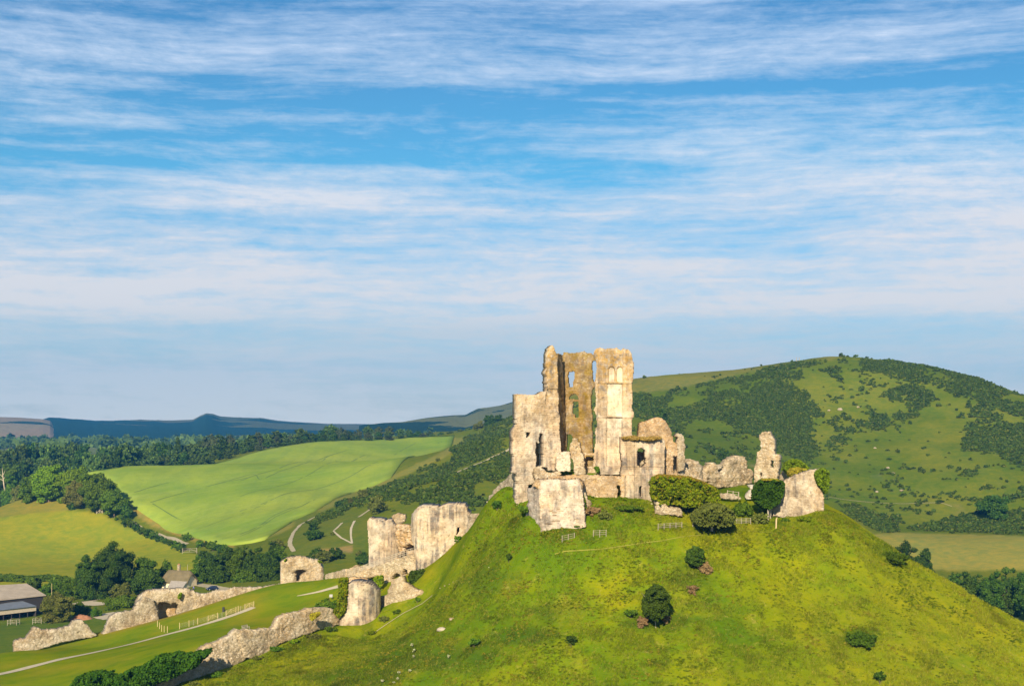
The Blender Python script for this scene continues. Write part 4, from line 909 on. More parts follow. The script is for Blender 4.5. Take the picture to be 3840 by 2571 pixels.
def ivy(label, loop, d, rmax, depth, mat, leaf, seed, name='ivy', cat='ivy', dens=2.2, turf=None, group=None):
    C, Q = lobes_poly(loop, d, rmax, depth, seed); lo = C[:, 2].min()
    t = empty(name, (C[:, 0].mean(), C[:, 1].mean(), lo - .3), label, cat, group)
    A = (4 * math.pi * (Q.prod(1)) ** (2 / 3)).sum() * .45
    V, Fc, col = leafmesh(C, Q, int(min(40000, A / (leaf * leaf * .5) * dens * .7)), leaf * 1.15, seed, low=False)
    mesh('foliage', V, Fc, mat, t, cols=col)
    if turf:
        C, Q = lobes_poly(turf, d - .2, .45, depth * .8, seed + 1, 200, .08)
        A = (4 * math.pi * (Q.prod(1)) ** (2 / 3)).sum() * .45
        V, Fc, col = leafmesh(C, Q, int(min(20000, A / (leaf * leaf * .5) * dens)), leaf * .8, seed + 1, low=False)
        mesh('turf_top', V, Fc, LF_IVYT, t, cols=col)
    return t

# ivy and hedges on the castle
ivy('very large rounded ivy mass with golden turf along its top, right of the hall', K3((580,1000),(582,880),(605,838),(680,815),(850,830),(1000,838),(1100,875),(1200,915),(1260,940),(1315,1000),(1325,1070),(1280,1110),(1200,1120),(1080,1150),(930,1160),(850,1130),(720,1135),(640,1125),(590,1060)),
    244.5, 1.6, 4.0, LF_IVY, .26, 101, turf=K3((610,830),(680,806),(850,818),(1000,828),(1110,865),(1200,905),(1270,938),(1310,985),(1240,965),(1100,900),(980,865),(800,850),(640,848)))
ivy('dark green rounded ivy bush left of the leaning slab', K4((735,1030),(730,940),(760,860),(805,790),(860,768),(1000,770),(1060,780),(1100,800),(1105,860),(1080,960),(1040,1050),(990,1090),(940,1130),(880,1140),(800,1100)), 247.5, 1.3, 3.0, LF_IVYD, .24, 102,
    turf=K4((800,785),(860,765),(1000,765),(1090,790),(1040,790),(880,785)))
ivy('bright ivy spilling over the right shoulder of the leaning slab', K4((1480,690),(1510,660),(1560,640),(1600,640),(1640,660),(1665,700),(1655,780),(1645,870),(1630,940),(1605,960),(1575,900),(1530,850),(1495,780)), 247.8, .8, 1.6, LF_LIGHT, .24, 103)
ivy('tall ivy curtain down the left side of the round tower', K13((1345,500),(1420,480),(1500,485),(1500,620),(1490,800),(1480,980),(1440,1090),(1390,1140),(1340,1160),(1310,1140),(1250,1070),(1240,1030),(1310,1010),(1320,850),(1335,700)), 259.9, .8, 1.4, LF_IVY, .27, 104)
ivy('round green bush on top of a grassy lump beyond the leaning slab', K4((1100,650),(1130,570),(1200,530),(1280,530),(1340,570),(1400,620),(1390,670),(1300,680),(1150,700)), 272, 1.0, 2.5, LF_LIGHT, .27, 105, name='shrub', cat='shrub')
ivy('ochre turf tump between the slab and the small wall fragment', K4((1150,690),(1200,640),(1300,630),(1400,650),(1380,690),(1260,740),(1180,750)), 262, .7, 2.0, LF_IVYT, .24, 106, name='turf_tump', cat='turf')
ivy('yellow flowering plant growing on the near bailey wall', K6((1770,580),(1820,560),(1900,548),(1910,570),(1850,620),(1810,655),(1785,640)), 252.2, .35, .8, LF_YEL, .2, 107, name='flowering_plant', cat='plant')
ivy('long dark clipped hedge across the bottom left foreground', K7((780,1640),(800,1560),(860,1470),(950,1430),(1130,1410),(1250,1420),(1290,1460),(1380,1450),(1440,1380),(1560,1360),(1620,1320),(1700,1290),(1760,1240),(1830,1210),(2000,1200),(2107,1205)) + K6((200,1020),(400,1030),(560,1000),(610,985),(620,1020),(560,1070),(450,1180),(330,1230),(200,1300),(80,1350),(-80,1400),(-200,1440)),
    233, 1.5, 3.6, LF_IVYD, .27, 108, name='hedge', cat='hedge')
ivy('small ivy patch on the bridge wall beside the round tower', K5((335,915),(370,890),(400,890),(440,880),(445,960),(420,1000),(440,1090),(400,1080),(370,1000),(340,960)), 286, .5, 1.0, LF_IVY, .25, 109)
ivy('dark creeper low in the gap left of the fallen block', K2((480,1000),(520,1040),(600,1080),(640,1060),(640,1150),(540,1130)) , 242, .4, 1.0, LF_MID, .24, 110, name='creeper', cat='plant')
ivy('strip of grass hanging in the split beside the fallen block', K2((1350,840),(1370,860),(1400,950),(1420,1060),(1430,1150),(1395,1120),(1375,1000),(1352,900)), 241.5, .3, .8, LF_LIGHT, .2, 111, name='grass_strip', cat='grass')
ivy('small green sapling growing at the tower door', K2((1520,540),(1550,522),(1590,540),(1600,600),(1560,610)), 249.5, .5, .8, LF_MID, .2, 112, name='shrub', cat='shrub')

LF_OCHRE = leaf_mat('ochre_turf', (.26, .17, .04), (.44, .30, .09))
ivy('ochre turf growing along the broken top of the round-windowed hall', K3((262,425),(262,398),(330,392),(400,382),(450,398),(500,402),(600,392),(700,398),(705,425),(640,432),(560,445),(470,435),(400,440),(330,432)), 246.4, .3, 1.2, LF_OCHRE, .16, 113, name='wall_turf', cat='turf')
ivy('tuft of green growth on the right end of the arched ruin', K13((960,185),(1000,175),(1055,205),(1050,235),(1000,225)), 323, .3, .8, LF_IVY, .2, 114, name='wall_turf', cat='turf')
ivy('green growth along the left shoulder of the arched ruin', K13((375,200),(430,150),(520,120),(560,112),(540,135),(450,165),(400,210)), 323, .3, .8, LF_IVY, .2, 115, name='wall_turf', cat='turf')
ivy('small plants rooted above the broken arch in the bailey wall', K15((1230,700),(1270,650),(1310,640),(1300,700),(1270,770),(1240,760)), 316.5, .3, .5, LF_IVY, .2, 116, name='wall_plant', cat='plant')
# shrubs and small trees on the mound
bush_px('thorn_tree', 'spreading thorn tree with a pale trunk in front of the ivy mass', 2588, 2748, 1862, 1990, LF_OLIVE, .24, 120, trunk=.22, nl=22, cat='tree', bark=BARKP, tone=(0, .6), outline=K12((312,90),(325,50),(350,20),(385,-5),(440,-22),(500,-15),(540,10),(565,45),(560,95),(520,112),(455,122),(390,115),(340,108)))
bush_px('young_tree', 'rounded dark young tree on a thin pale trunk, lowest on the mound', 2408, 2512, 2192, 2352, LF_DARK, .24, 121, trunk=.30, nl=16, cat='tree', bark=BARKP, tr=.07, tone=(.1, 1), outline=K12((14,600),(28,545),(60,500),(98,474),(140,488),(182,540),(165,585),(172,640),(120,672),(85,692),(45,668),(18,640)))
bush_px('young_tree', 'dark young tree above the pile of dead reddish branches', 2570, 2642, 2048, 2126, LF_DARK, .24, 122, trunk=.15, nl=12, cat='tree', tone=(.1, 1), outline=K12((276,330),(295,270),(330,240),(360,245),(388,262),(384,310),(392,335),(360,362),(310,352)))
bush_px('shrub', 'tiny dark shrub high on the left of the mound', 1895, 1922, 2072, 2108, LF_DARK, .2, 123, nl=6)
bush_px('shrub', 'low dark shrub left of the lowest young tree', 2338, 2396, 2278, 2312, LF_MID, .22, 124, nl=6)
bush_px('conifer', 'small pointed dark conifer near the bottom centre of the mound', 2120, 2160, 2368, 2426, LF_DARK, .2, 125, nl=8, cat='tree')
bush_px('shrub', 'small bush with bare twigs at the lower left of the mound', 1750, 1806, 2388, 2426, LF_MID, .2, 126, nl=6)
bush_px('shrub', 'small dark bush at the bottom right of the mound', 3276, 3322, 2510, 2562, LF_DARK, .2, 127, nl=7)
bush_px('weed_patch', 'low dark nettle patch in the lower right of the mound', 3168, 3290, 2366, 2420, LF_MID, .22, 128, nl=12, cat='weeds', trunk=.02, tone=(0,.5))
bush_px('weed_patch', 'dark bramble patch near the right edge of the mound', 3300, 3410, 2066, 2112, LF_MID, .22, 129, nl=12, cat='weeds', trunk=.02, tone=(0,.6))
bush_px('gatehouse_shrub', 'dense dark green bush at the foot of the right gatehouse drum', 1512, 1634, 2136, 2216, LF_DARK, .26, 130, d=272, nl=14, trunk=.05, tone=(.1, 1))
bush_px('shrub', 'little dark bush at the upper end of the flank wall', 1552, 1578, 2232, 2254, LF_MID, .2, 131, nl=5)
bush_px('shrub', 'small bush against the wall stub of the gatehouse', 1700, 1735, 2004, 2036, LF_MID, .22, 132, nl=6)
bush_px('shrub', 'dark ivy bush under the curtain wall fragment', 1840, 1888, 1872, 1908, LF_DARK, .24, 133, nl=8)
bush_px('bramble', 'bramble bank between the thorn tree and the dark ivy bush', 2744, 2832, 1880, 1935, LF_MID, .24, 134, nl=14, trunk=.02, cat='brambles')
bush_px('bramble', 'grey-brown bramble tangle left of the leaning slab foot', 2818, 2886, 1918, 1958, LF_OLIVE, .22, 135, nl=10, trunk=.02, cat='brambles')
bush_px('shrub', 'low bush on the outer bailey beside the tower ivy', 1178, 1276, 2246, 2282, LF_MID, .25, 136, nl=12, trunk=.02)
bush_px('dead_branches', 'heap of reddish dead branches below the upper young tree', 2616, 2682, 2104, 2150, LF_DEAD, .16, 137, nl=8, cat='dead branches', trunk=.02, dens=1.2)
bush_px('dead_branches', 'brown dead branches lying left of the lowest young tree', 2384, 2440, 2304, 2346, LF_DEAD, .16, 138, nl=8, cat='dead branches', trunk=.02, dens=1.0)
bush_px('dead_branches', 'small brown brush heap right of the lowest young tree', 2482, 2512, 2290, 2342, LF_DEAD, .16, 139, nl=6, cat='dead branches', trunk=.02, dens=1.0)
bush_px('dead_branches', 'grey twiggy brash lying between the two young trees', 2572, 2622, 2182, 2232, LF_DEAD, .14, 140, nl=8, cat='dead branches', trunk=.02, dens=.8)
for i, (a_, b_, c_, d_) in enumerate([(1925,2010,1975,2052),(2240,2300,1910,1950),(2170,2262,1896,1925),(2290,2420,1893,1912)][1:]):
    bush_px('herb_patch', ['flowering weeds at the foot of the terrace wall left of the doorway', 'reddish weeds to the right of the fallen block', 'low weeds under the round-windowed hall'][i], a_, b_, c_, d_, [LF_OLIVE, LF_DEAD, LF_MID][i], .2, 150 + i, cat='weeds', nl=10, trunk=.02, dens=1.2)

for i, (a_, b_, w_) in enumerate([(1240,2356,26),(1175,2386,30),(1105,2404,24),(1035,2436,30),(965,2470,26),(900,2500,22),(815,2530,30),(730,2562,24),(2040,1998,20),(2165,1972,22),(2330,1898,18),(3020,1948,30),(2940,1950,22),(1440,2316,22),(1395,2368,20),(1490,2290,18)]):
    bush_px('weed_clump', 'dark weed clump at the foot of the stonework', a_ - w_, a_ + w_, b_ - w_ * .55, b_ + 5, [LF_MID, LF_OLIVE, LF_IVY][i % 3], .18, 900 + i, cat='weeds', nl=7, trunk=.02, dens=1.3, group='weed clumps at the foot of the walls', tone=(0, .8))
# big shrubs past the right slope
bush_px('thicket', 'dark thicket standing just behind the right slope of the mound', 3350, 3440, 2018, 2075, LF_DARK, .5, 160, d=560, nl=12, trunk=.1, tone=(0,.8))
bush_px('thicket', 'second dark thicket lower down behind the right slope', 3425, 3510, 2045, 2135, LF_DARK, .5, 161, d=548, nl=14, trunk=.1, tone=(0,.8))
for i, (x0, x1, y0, y1) in enumerate([(3535,3625,2128,2200),(3600,3690,2130,2240),(3670,3770,2128,2280),(3740,3840,2132,2320),(3800,3920,2134,2360),(3560,3680,2180,2300),(3690,3800,2200,2360),(3880,4000,2150,2380)]):
    bush_px('broadleaf_tree', 'dark broadleaf tree in the row at the right edge below the field', x0, x1, y0, y1, LF_DARK, .5, 165 + i, d=505 - (i % 3) * 14 - (25 if i > 4 else 0), cat='tree', nl=12, trunk=.12, group='trees at the right edge below the pale field', tone=(.1, 1))
bush_px('broadleaf_tree', 'isolated round dark tree at the foot of the hillside', 3668, 3788, 1852, 1946, LF_DARK, .75, 175, d=745, cat='tree', nl=14, trunk=.08)
bush_px('shrub', 'dark round bush on the hillside behind the low ruins', 2690, 2735, 1675, 1708, LF_DARK, .8, 176, d=820, nl=7)
bush_px('broadleaf_tree', 'lone wind-blown tree standing on the crest of the hill', 3143, 3160, 1322, 1336, LF_DARK, 1.0, 177, d=1118, cat='tree', nl=5, trunk=.3)
bush_px('shrub', 'dark bush on the dark slope just right of the tall tower', 2462, 2505, 1525, 1560, LF_DARK, .9, 178, d=930, nl=7)

# trees round the farm
farm = [
 ('conifer', 'tall dark spiky conifer, largest tree beside the thatched cottage', 330, 505, 2030, 2235, LF_DARK, 545, 20, .4, (.1, .9)),
 ('broadleaf_tree', 'full dark tree joined to the left side of the tall conifer', 278, 372, 2080, 2238, LF_DARK, 538, 16, .4, (.2, 1)),
 ('broadleaf_tree', 'mid green tree between the conifer and the cottage', 490, 590, 2082, 2190, LF_MID, 552, 12, .45, (0, .8)),
 ('broadleaf_tree', 'dark tree touching the left gable of the cottage', 482, 608, 2135, 2222, LF_DARK, 540, 14, .45, (.2, 1)),
 ('broadleaf_tree', 'small tree behind the cottage chimney', 590, 650, 2090, 2140, LF_MID, 562, 8, .45, (0, .8)),
 ('shrub', 'ochre tinged round bush in front of the dark trees', 410, 500, 2180, 2252, LF_OLIVE, 520, 12, .4, (0, .7)),
 ('shrub', 'bright low bush above the gap in the bailey wall', 392, 512, 2232, 2300, LF_MID, 505, 12, .4, (.2, 1)),
 ('willow_bush', 'large feathery olive bush beside the barns', 150, 280, 2222, 2312, LF_OLIVE, 478, 20, .34, (.1, .9)),
 ('shrub', 'dark bush between the olive bush and the red earth heap', 262, 345, 2255, 2312, LF_MID, 492, 10, .4, (0, .7)),
 ('shrub', 'small dark bush beside the pale track', 340, 384, 2272, 2318, LF_MID, 488, 7, .4, (0, .6)),
 ('hedge_tree', 'dark hedge tree directly behind the grey barn roof', 105, 165, 2162, 2226, LF_DARK, 575, 8, .45, (.1, 1)),
 ('hedge_tree', 'broad hedge bush behind the olive bush', 150, 240, 2172, 2250, LF_MID, 560, 10, .45, (0, .7)),
 ('hedge_tree', 'reddish-edged hedge bush under the dark trees', 215, 305, 2165, 2255, LF_MID, 550, 10, .45, (0, .7)),
]
for i, (nm, lb, x0, x1, y0, y1, mt, d_, nl_, lf, tn) in enumerate(farm):
    bush_px(nm, lb, x0, x1, y0, y1, mt, lf, 200 + i, d=d_, cat='tree' if 'tree' in nm or nm == 'conifer' else 'shrub', nl=nl_, trunk=.08, tone=tn)
gr = 'dark trees in the row between the cottage and the arched ruin'
for i, (x0, x1, y0, y1, d_) in enumerate([(715,800,2080,2190,560),(740,830,2070,2200,552),(800,890,2050,2195,560),(850,950,2035,2205,556),(910,1000,2050,2205,552),(960,1050,2060,2200,548),(1000,1080,2040,2190,560),(1000,1062,2025,2120,580),
                                          (780,860,2120,2212,545),(870,960,2130,2215,542),(960,1060,2130,2215,540),(1130,1230,2068,2140,575),(1180,1290,2068,2130,585),(1330,1400,2070,2125,560),(1050,1150,2080,2140,570)]):
    bush_px('broadleaf_tree', 'dark broadleaf tree in the dense row behind the far bailey wall', x0, x1, y0, y1, LF_DARK if i % 3 else LF_MID, .45, 230 + i, d=d_, cat='tree', nl=14, trunk=.06, group=gr, tone=(0, .9))
# bright trees at the corner of the meadow
for i, (nm, lb, cx, cy, r_, mt, d_) in enumerate([
    ('broadleaf_tree', 'bright green domed tree, left one of the sunlit clump by the meadow', 430, 730, 125, LF_LIGHT, 1040),
    ('broadleaf_tree', 'bright green domed tree, right one of the sunlit clump by the meadow', 650, 735, 120, LF_LIGHT, 1030),
    ('broadleaf_tree', 'darker tree in front of the sunlit domed trees', 680, 830, 95, LF_OLIVE, 1000),
    ('broadleaf_tree', 'small pale bush at the left end of the sunlit clump', 150, 810, 62, LF_OLIVE, 1030),
    ('broadleaf_tree', 'low tree filling the gap at the left of the sunlit clump', 270, 780, 85, LF_MID, 1035),
    ('broadleaf_tree', 'big green tree at the left tip of the crop field', 880, 810, 125, LF_MID, 900),
    ('broadleaf_tree', 'smaller green tree at the head of the lane hedge', 1000, 900, 95, LF_MID, 860),
    ('shrub', 'round very dark bush below the sunlit trees', 635, 922, 45, LF_DARK, 930),
    ('shrub', 'dark bush at the top of the lane', 1110, 960, 48, LF_DARK, 830),
    ('broadleaf_tree', 'pale green tree at the far left holding a bare dead trunk', 60, 690, 105, LF_MID, 1120),
    ('broadleaf_tree', 'dark tree at the far left edge under the dead trunk', 10, 770, 70, LF_DARK, 1100)]):
    (px_, py_), = K8((cx, cy)); rr = r_ / 2.342 * (1.28 if i not in (3, 7, 8) else 1.0)
    p_ = hit(px_, py_ + rr * 1.0, 500)
    bush_px(nm, lb, px_ - rr, px_ + rr, py_ - rr, py_ + rr * 1.05, mt, .8, 260 + i, d=min(d_, p_[1]) if p_ is not None else d_, cat='tree' if nm != 'shrub' else 'shrub', nl=18, trunk=.08, dens=2.2, tone=(.1, 1))
# lane hedge
gr = 'bushes of the lane hedge below the crop field'
for i, (a_, b_) in enumerate([(1080,1010),(1110,1060),(1150,1080),(1200,1110),(1250,1140),(1300,1165),(1350,1190),(1400,1215),(1450,1240),(1500,1250),(1550,1270),(1600,1285),(1760,1250),(1820,1265),(1870,1270),(1930,1290),(1980,1300),(1780,1340),(1850,1365),(1900,1390),(1640,1200)]):
    (px_, py_), = K8((a_, b_)); rr = 17 + (i * 7 % 9)
    p_ = hit(px_, py_ + rr * .6, 500)
    if p_ is not None: bush_px('hedge_bush', 'hedge bush in the dark line along the lane below the crop field', px_ - rr, px_ + rr, py_ - rr * .7, py_ + rr * .6, [LF_MID, LF_DARK][i % 2], .6, 290 + i, d=p_[1], cat='bush', nl=7, trunk=.05, group=gr, tone=(0, .8))
for i, (a_, b_, r_) in enumerate([(590,1060,75),(1090,830,85),(790,820,35),(980,740,50),(700,900,18),(1580,470,20),(1700,400,30),(300,1155,60),(620,1210,60),(660,1240,80),(760,1220,70),(960,1230,45),(1990,160,60),(1900,200,50),(2060,150,50),(740,1060,20),(590,990,45),(880,800,30)]):
    (px_, py_), = K9((a_, b_)); rr = r_ / 2.129
    p_ = hit(px_, py_ + rr * .7, 500)
    if p_ is not None: bush_px('hillside_bush', ['dark bush on the scrubby slope between field and castle', 'olive bush on the scrubby slope between field and castle'][i % 2], px_ - rr, px_ + rr, py_ - rr * .7, py_ + rr * .7, [LF_DARK, LF_OLIVE][i % 2], .55, 320 + i, d=p_[1], cat='bush', nl=9, trunk=.04, group='larger bushes on the slope left of the castle', tone=(0, .7))

# ---------------------------------------------------------------- woodland belt
protos = []
for i in range(8):
    C, Q = lobes_ell((0, 0, 10.2), 7.2, 7.2, 9.6, 16, 400 + i, .37) if i != 3 else lobes_ell((0, 0, 11.5), 4.0, 4.0, 10, 9, 403)
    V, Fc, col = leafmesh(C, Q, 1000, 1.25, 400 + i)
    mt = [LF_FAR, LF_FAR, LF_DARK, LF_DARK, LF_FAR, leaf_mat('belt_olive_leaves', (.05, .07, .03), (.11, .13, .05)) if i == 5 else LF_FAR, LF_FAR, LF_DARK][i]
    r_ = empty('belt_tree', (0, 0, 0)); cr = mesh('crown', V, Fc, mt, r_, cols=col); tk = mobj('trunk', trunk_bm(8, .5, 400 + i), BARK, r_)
    protos.append([r_, cr, tk, False])
def belt_tree(i, x, y, h, w, label, group):
    pr = protos[i]
    if not pr[3]: r_ = pr[0]; pr[3] = True
    else:
        r_ = pr[0].copy(); COL.objects.link(r_)
        for c_ in pr[1:3]:
            q = c_.copy(); q.parent = r_; COL.objects.link(q)
    r_.location = (x, y, gz(x, y) - 1.0); s = h / 20.0; k = w / 14.4 * 1.0
    r_.scale = (k, k, s); r_.rotation_euler = (0, 0, random.uniform(0, 6.28))
    tag(r_, label, 'tree', group)
prof = K8((-500,420),(0,395),(100,400),(200,362),(330,350),(420,362),(480,372),(640,345),(700,362),(780,362),(840,335),(950,297),(1080,335),(1130,372),(1250,380),(1330,345),(1480,368),(1545,295),(1600,368),(1680,362),(1740,280),(1790,330),(1850,292),(2000,278),(2100,320),(2230,264),(2342,272)) + K9((260,240),(330,225),(420,262),(480,198),(530,232),(600,212),(680,215),(735,165),(830,200),(900,225),(1050,182),(1200,190),(1330,222),(1450,215),(1600,225),(1720,230),(1830,190),(1920,165))
prof = np.array(prof)
edge_d = [(-300,1080),(0,1100),(320,985),(600,1060),(1000,1165),(1276,1215),(1558,1265),(1700,1300),(1900,1350)]
edge_d = np.array(edge_d, float)
n_t = 0
for row, (off, fr, stp) in enumerate([(150, 0.0, 34), (85, .30, 36), (28, .58, 34)]):
    sx = -90.0
    while sx < 1790:
        d_ = np.interp(sx, edge_d[:, 0], edge_d[:, 1]) + off + random.uniform(-22, 22)
        if sx < 330: d_ = 1110 + off + random.uniform(-20, 20)
        x_ = (sx - 1920) / F * d_; z_ = gz(x_, d_)
        yt = np.interp(sx, prof[:, 0], prof[:, 1]); yb = HY + (CZ - z_) / d_ * F
        yy = yt + (yb - yt) * fr + random.uniform(-3, 7)
        if sx > 1150: yy = yt + (max(yb, yt + 40) - yt) * fr * 1.1 + random.uniform(0, 9)
        h_ = (CZ - (yy - HY) / F * d_) - z_
        if h_ > 4:
            h_ = min(h_, 36); w_ = np.clip(h_ * random.uniform(.62, .85), 8, 17)
            con = 3 if (abs(sx - 660) < 18 or abs(sx - 743) < 18) and row == 0 else random.choice([0, 1, 2, 4, 5, 6, 7])
            lab = ['dark tree in the back row of the woodland belt beyond the crop field', 'dark tree in the middle row of the woodland belt beyond the crop field', 'lower tree in the front row of the woodland belt beyond the crop field'][row]
            belt_tree(con, x_, d_, h_, w_ if con != 3 else 10, lab, ['back row of the woodland belt', 'middle row of the woodland belt', 'front row of the woodland belt'][row]); n_t += 1
        sx += stp * random.uniform(.75, 1.2) * (1.0 if sx < 1100 else 1.15)
print('belt trees', n_t)

# ---------------------------------------------------------------- scrub (nobody could count it)
def scatter_mesh(name, pts, scl, sq, protos_, mat, label, tone_k=None, kind='stuff', seed=0):
    r = np.random.default_rng(seed); VV = []; FF = []; CC = []; off = 0
    pi = r.integers(0, len(protos_), len(pts))
    for k, (pv, pf, pc) in enumerate(protos_):
        I = np.where(pi == k)[0]
        if not len(I): continue
        a = r.uniform(0, 6.28, len(I)); ca, sa = np.cos(a), np.sin(a); s = scl[I]
        X = (pv[None, :, 0] * ca[:, None] - pv[None, :, 1] * sa[:, None]) * s[:, None] + pts[I, 0][:, None]
        Y = (pv[None, :, 0] * sa[:, None] + pv[None, :, 1] * ca[:, None]) * s[:, None] + pts[I, 1][:, None]
        Z = pv[None, :, 2] * (s * sq[I])[:, None] + pts[I, 2][:, None]
        VV.append(np.stack([X, Y, Z], -1).reshape(-1, 3)); nv = len(pv)
        FF.append((pf[None] + (np.arange(len(I)) * nv)[:, None, None] + off).reshape(-1, pf.shape[1])); off += nv * len(I)
        c = np.broadcast_to(pc[None], (len(I), *pc.shape)).copy()
        if tone_k is not None: c[:, :, 0] = np.clip(c[:, :, 0] * tone_k[I][:, None], 0, 1)
        CC.append(c.reshape(-1, 4))
    o = mesh(name, np.concatenate(VV), np.concatenate(FF), mat, cols=np.concatenate(CC)); tag(o, label, kind=kind); return o
gp = []
for i in range(8):
    C, Q = lobes_ell((0, 0, .45), .9, .9, .6, 3, 500 + i, .5)
    V, Fc, col = leafmesh(C, Q, 34, .62, 500 + i, core=0)
    gp.append((V, Fc[0], col))
DZ = [K10((50,300),(200,330),(350,262),(520,215),(700,190),(850,150),(1000,115),(1200,118),(1275,180),(1250,215),(1100,210),(950,240),(1060,290),(1110,350),(1165,420),(1090,470),(1110,500),(1180,560),(1230,610),(1130,680),(1050,700),(900,650),(750,690),(560,690),(380,560),(200,480),(40,420)),
      K10((1435,345),(1500,300),(1600,255),(1700,250),(1810,290),(1795,350),(1700,430),(1560,510),(1450,465),(1415,410)),
      K10((1270,92),(1450,98),(1640,130),(1850,138),(2000,185),(2200,275),(2342,335),(2500,430),(2500,520),(2300,430),(2100,400),(1950,330),(1800,260),(1650,225),(1450,180),(1290,160)),
      K10((1990,520),(2150,460),(2342,490),(2500,520),(2500,760),(2342,745),(2230,690),(2150,640),(1975,640)),
      K10((1230,930),(1350,920),(1470,960),(1700,1000),(1900,1010),(2342,990),(2600,990),(2600,1140),(2342,1130),(1900,1112),(1500,1112),(1350,1040)),
      K10((1230,500),(1370,510),(1350,545),(1240,535)), K10((700,280),(870,300),(860,330),(740,330)),
      K10((1750,700),(1950,690),(2100,740),(2050,790),(1800,770))]
DL = K9((2210,120),(2050,170),(1900,250),(1760,330),(1700,400),(1500,510),(1300,620),(1100,690),(900,765),(770,850),(640,930),(540,1000),(600,1010),(740,960),(900,860),(1040,850),(1100,900),(1220,880),(1220,850),(1350,830),(1700,830),(1850,860),(2000,880),(2210,700))
rs = np.random.default_rng(55)
def scrub(npts, y0, y1, x0, x1, fn, smin, smax, name, label, mat, seed):
    X = rs.uniform(x0, x1, npts); Y = rs.uniform(y0, y1, npts)
    z, w_ = ground(X, Y, True); sx_, sy_ = px_of(X, Y, z)
    pr = fn(sx_, sy_, X, Y) * (w_ < .05)
    k = rs.uniform(0, 1, npts) < pr; X = X[k]; Y = Y[k]; z = z[k]
    s = rs.uniform(smin, smax, len(X)) * (1 + .5 * np.clip(fbm(X / 30, Y / 30, 5, 2), -1, 1))
    print(name, len(X))
    return scatter_mesh(name, np.stack([X, Y, z - .1 * s], -1), s, rs.uniform(.7, 1.25, len(X)), gp, mat, label, rs.uniform(.5, 1.3, len(X)), seed=seed)
def f_right(sx, sy, X, Y):
    w = 22 * fbm(sx / 40, sy / 22, 91, 3); p = np.zeros(sx.shape)
    for Lp in DZ: p = np.maximum(p, np.clip(np.where(inside(Lp, sx + w, sy + w * .6), 1, -1) * seg_dist(Lp, sx + w, sy + w * .6) / 16 + .3, 0, 1))
    cl = np.clip(fbm(X / 26, Y / 40, 71, 4) * 3.2 + .75, 0, 1); loose = np.clip(fbm(X / 16, Y / 22, 72, 4) * 4 - 1.0, 0, 1)
    pl = inside(Z_PLATEAU, sx, sy)
    return np.clip(p * cl + loose * .25 + .006, 0, 1) * (1 - .97 * pl) * (1 - .98 * inside(Z_RFIELD, sx, sy))
scrub(190000, 640, 1260, 40, 480, f_right, .7, 1.9, 'gorse_scrub', 'dark gorse and bramble scrub spread over the hill behind the castle', LF_GORSE, 61)
def f_left(sx, sy, X, Y):
    w = 14 * fbm(sx / 30, sy / 20, 93, 3)
    p = np.clip(np.where(inside(DL, sx + w, sy + w), 1, -1) * seg_dist(DL, sx + w, sy + w) / 14 + .2, 0, 1)
    cl = np.clip(fbm(X / 14, Y / 26, 73, 4) * 3.0 + .55, 0, 1)
    pth = K9((2180,378),(1980,470),(1700,585)); dp = seg_dist(pth, sx, sy, False)
    return np.clip(p * cl + .01 * (p > 0), 0, 1) * (dp > 6)
scrub(90000, 590, 1320, -190, 60, f_left, .7, 1.7, 'gorse_scrub', 'olive and dark scrub covering the slope left of the castle', LF_GORSE, 62)
def f_hedge(sx, sy, X, Y):
    return np.clip(1.2 - seg_dist(K7((-100,365),(200,370),(330,380),(520,360),(700,380),(900,420)), sx, sy, False) / 9, 0, 1)
def f_far(sx, sy, X, Y):
    return np.clip(fbm(X / 260, Y / 160, 95, 3) * 6 - .3, 0, 1) * (fbm(X / 90, Y / 90, 96, 2) > -.2)
scrub(5200, 1650, 3300, -1300, 60, f_far, 8, 15, 'far_woodland', 'distant woods and hedgerow trees in the vale beyond the belt', LF_FAR, 64)
scrub(26000, 540, 640, -250, -120, f_hedge, .8, 1.5, 'hedgerow', 'low hedgerow between the farm and the meadow', LF_MID, 63)

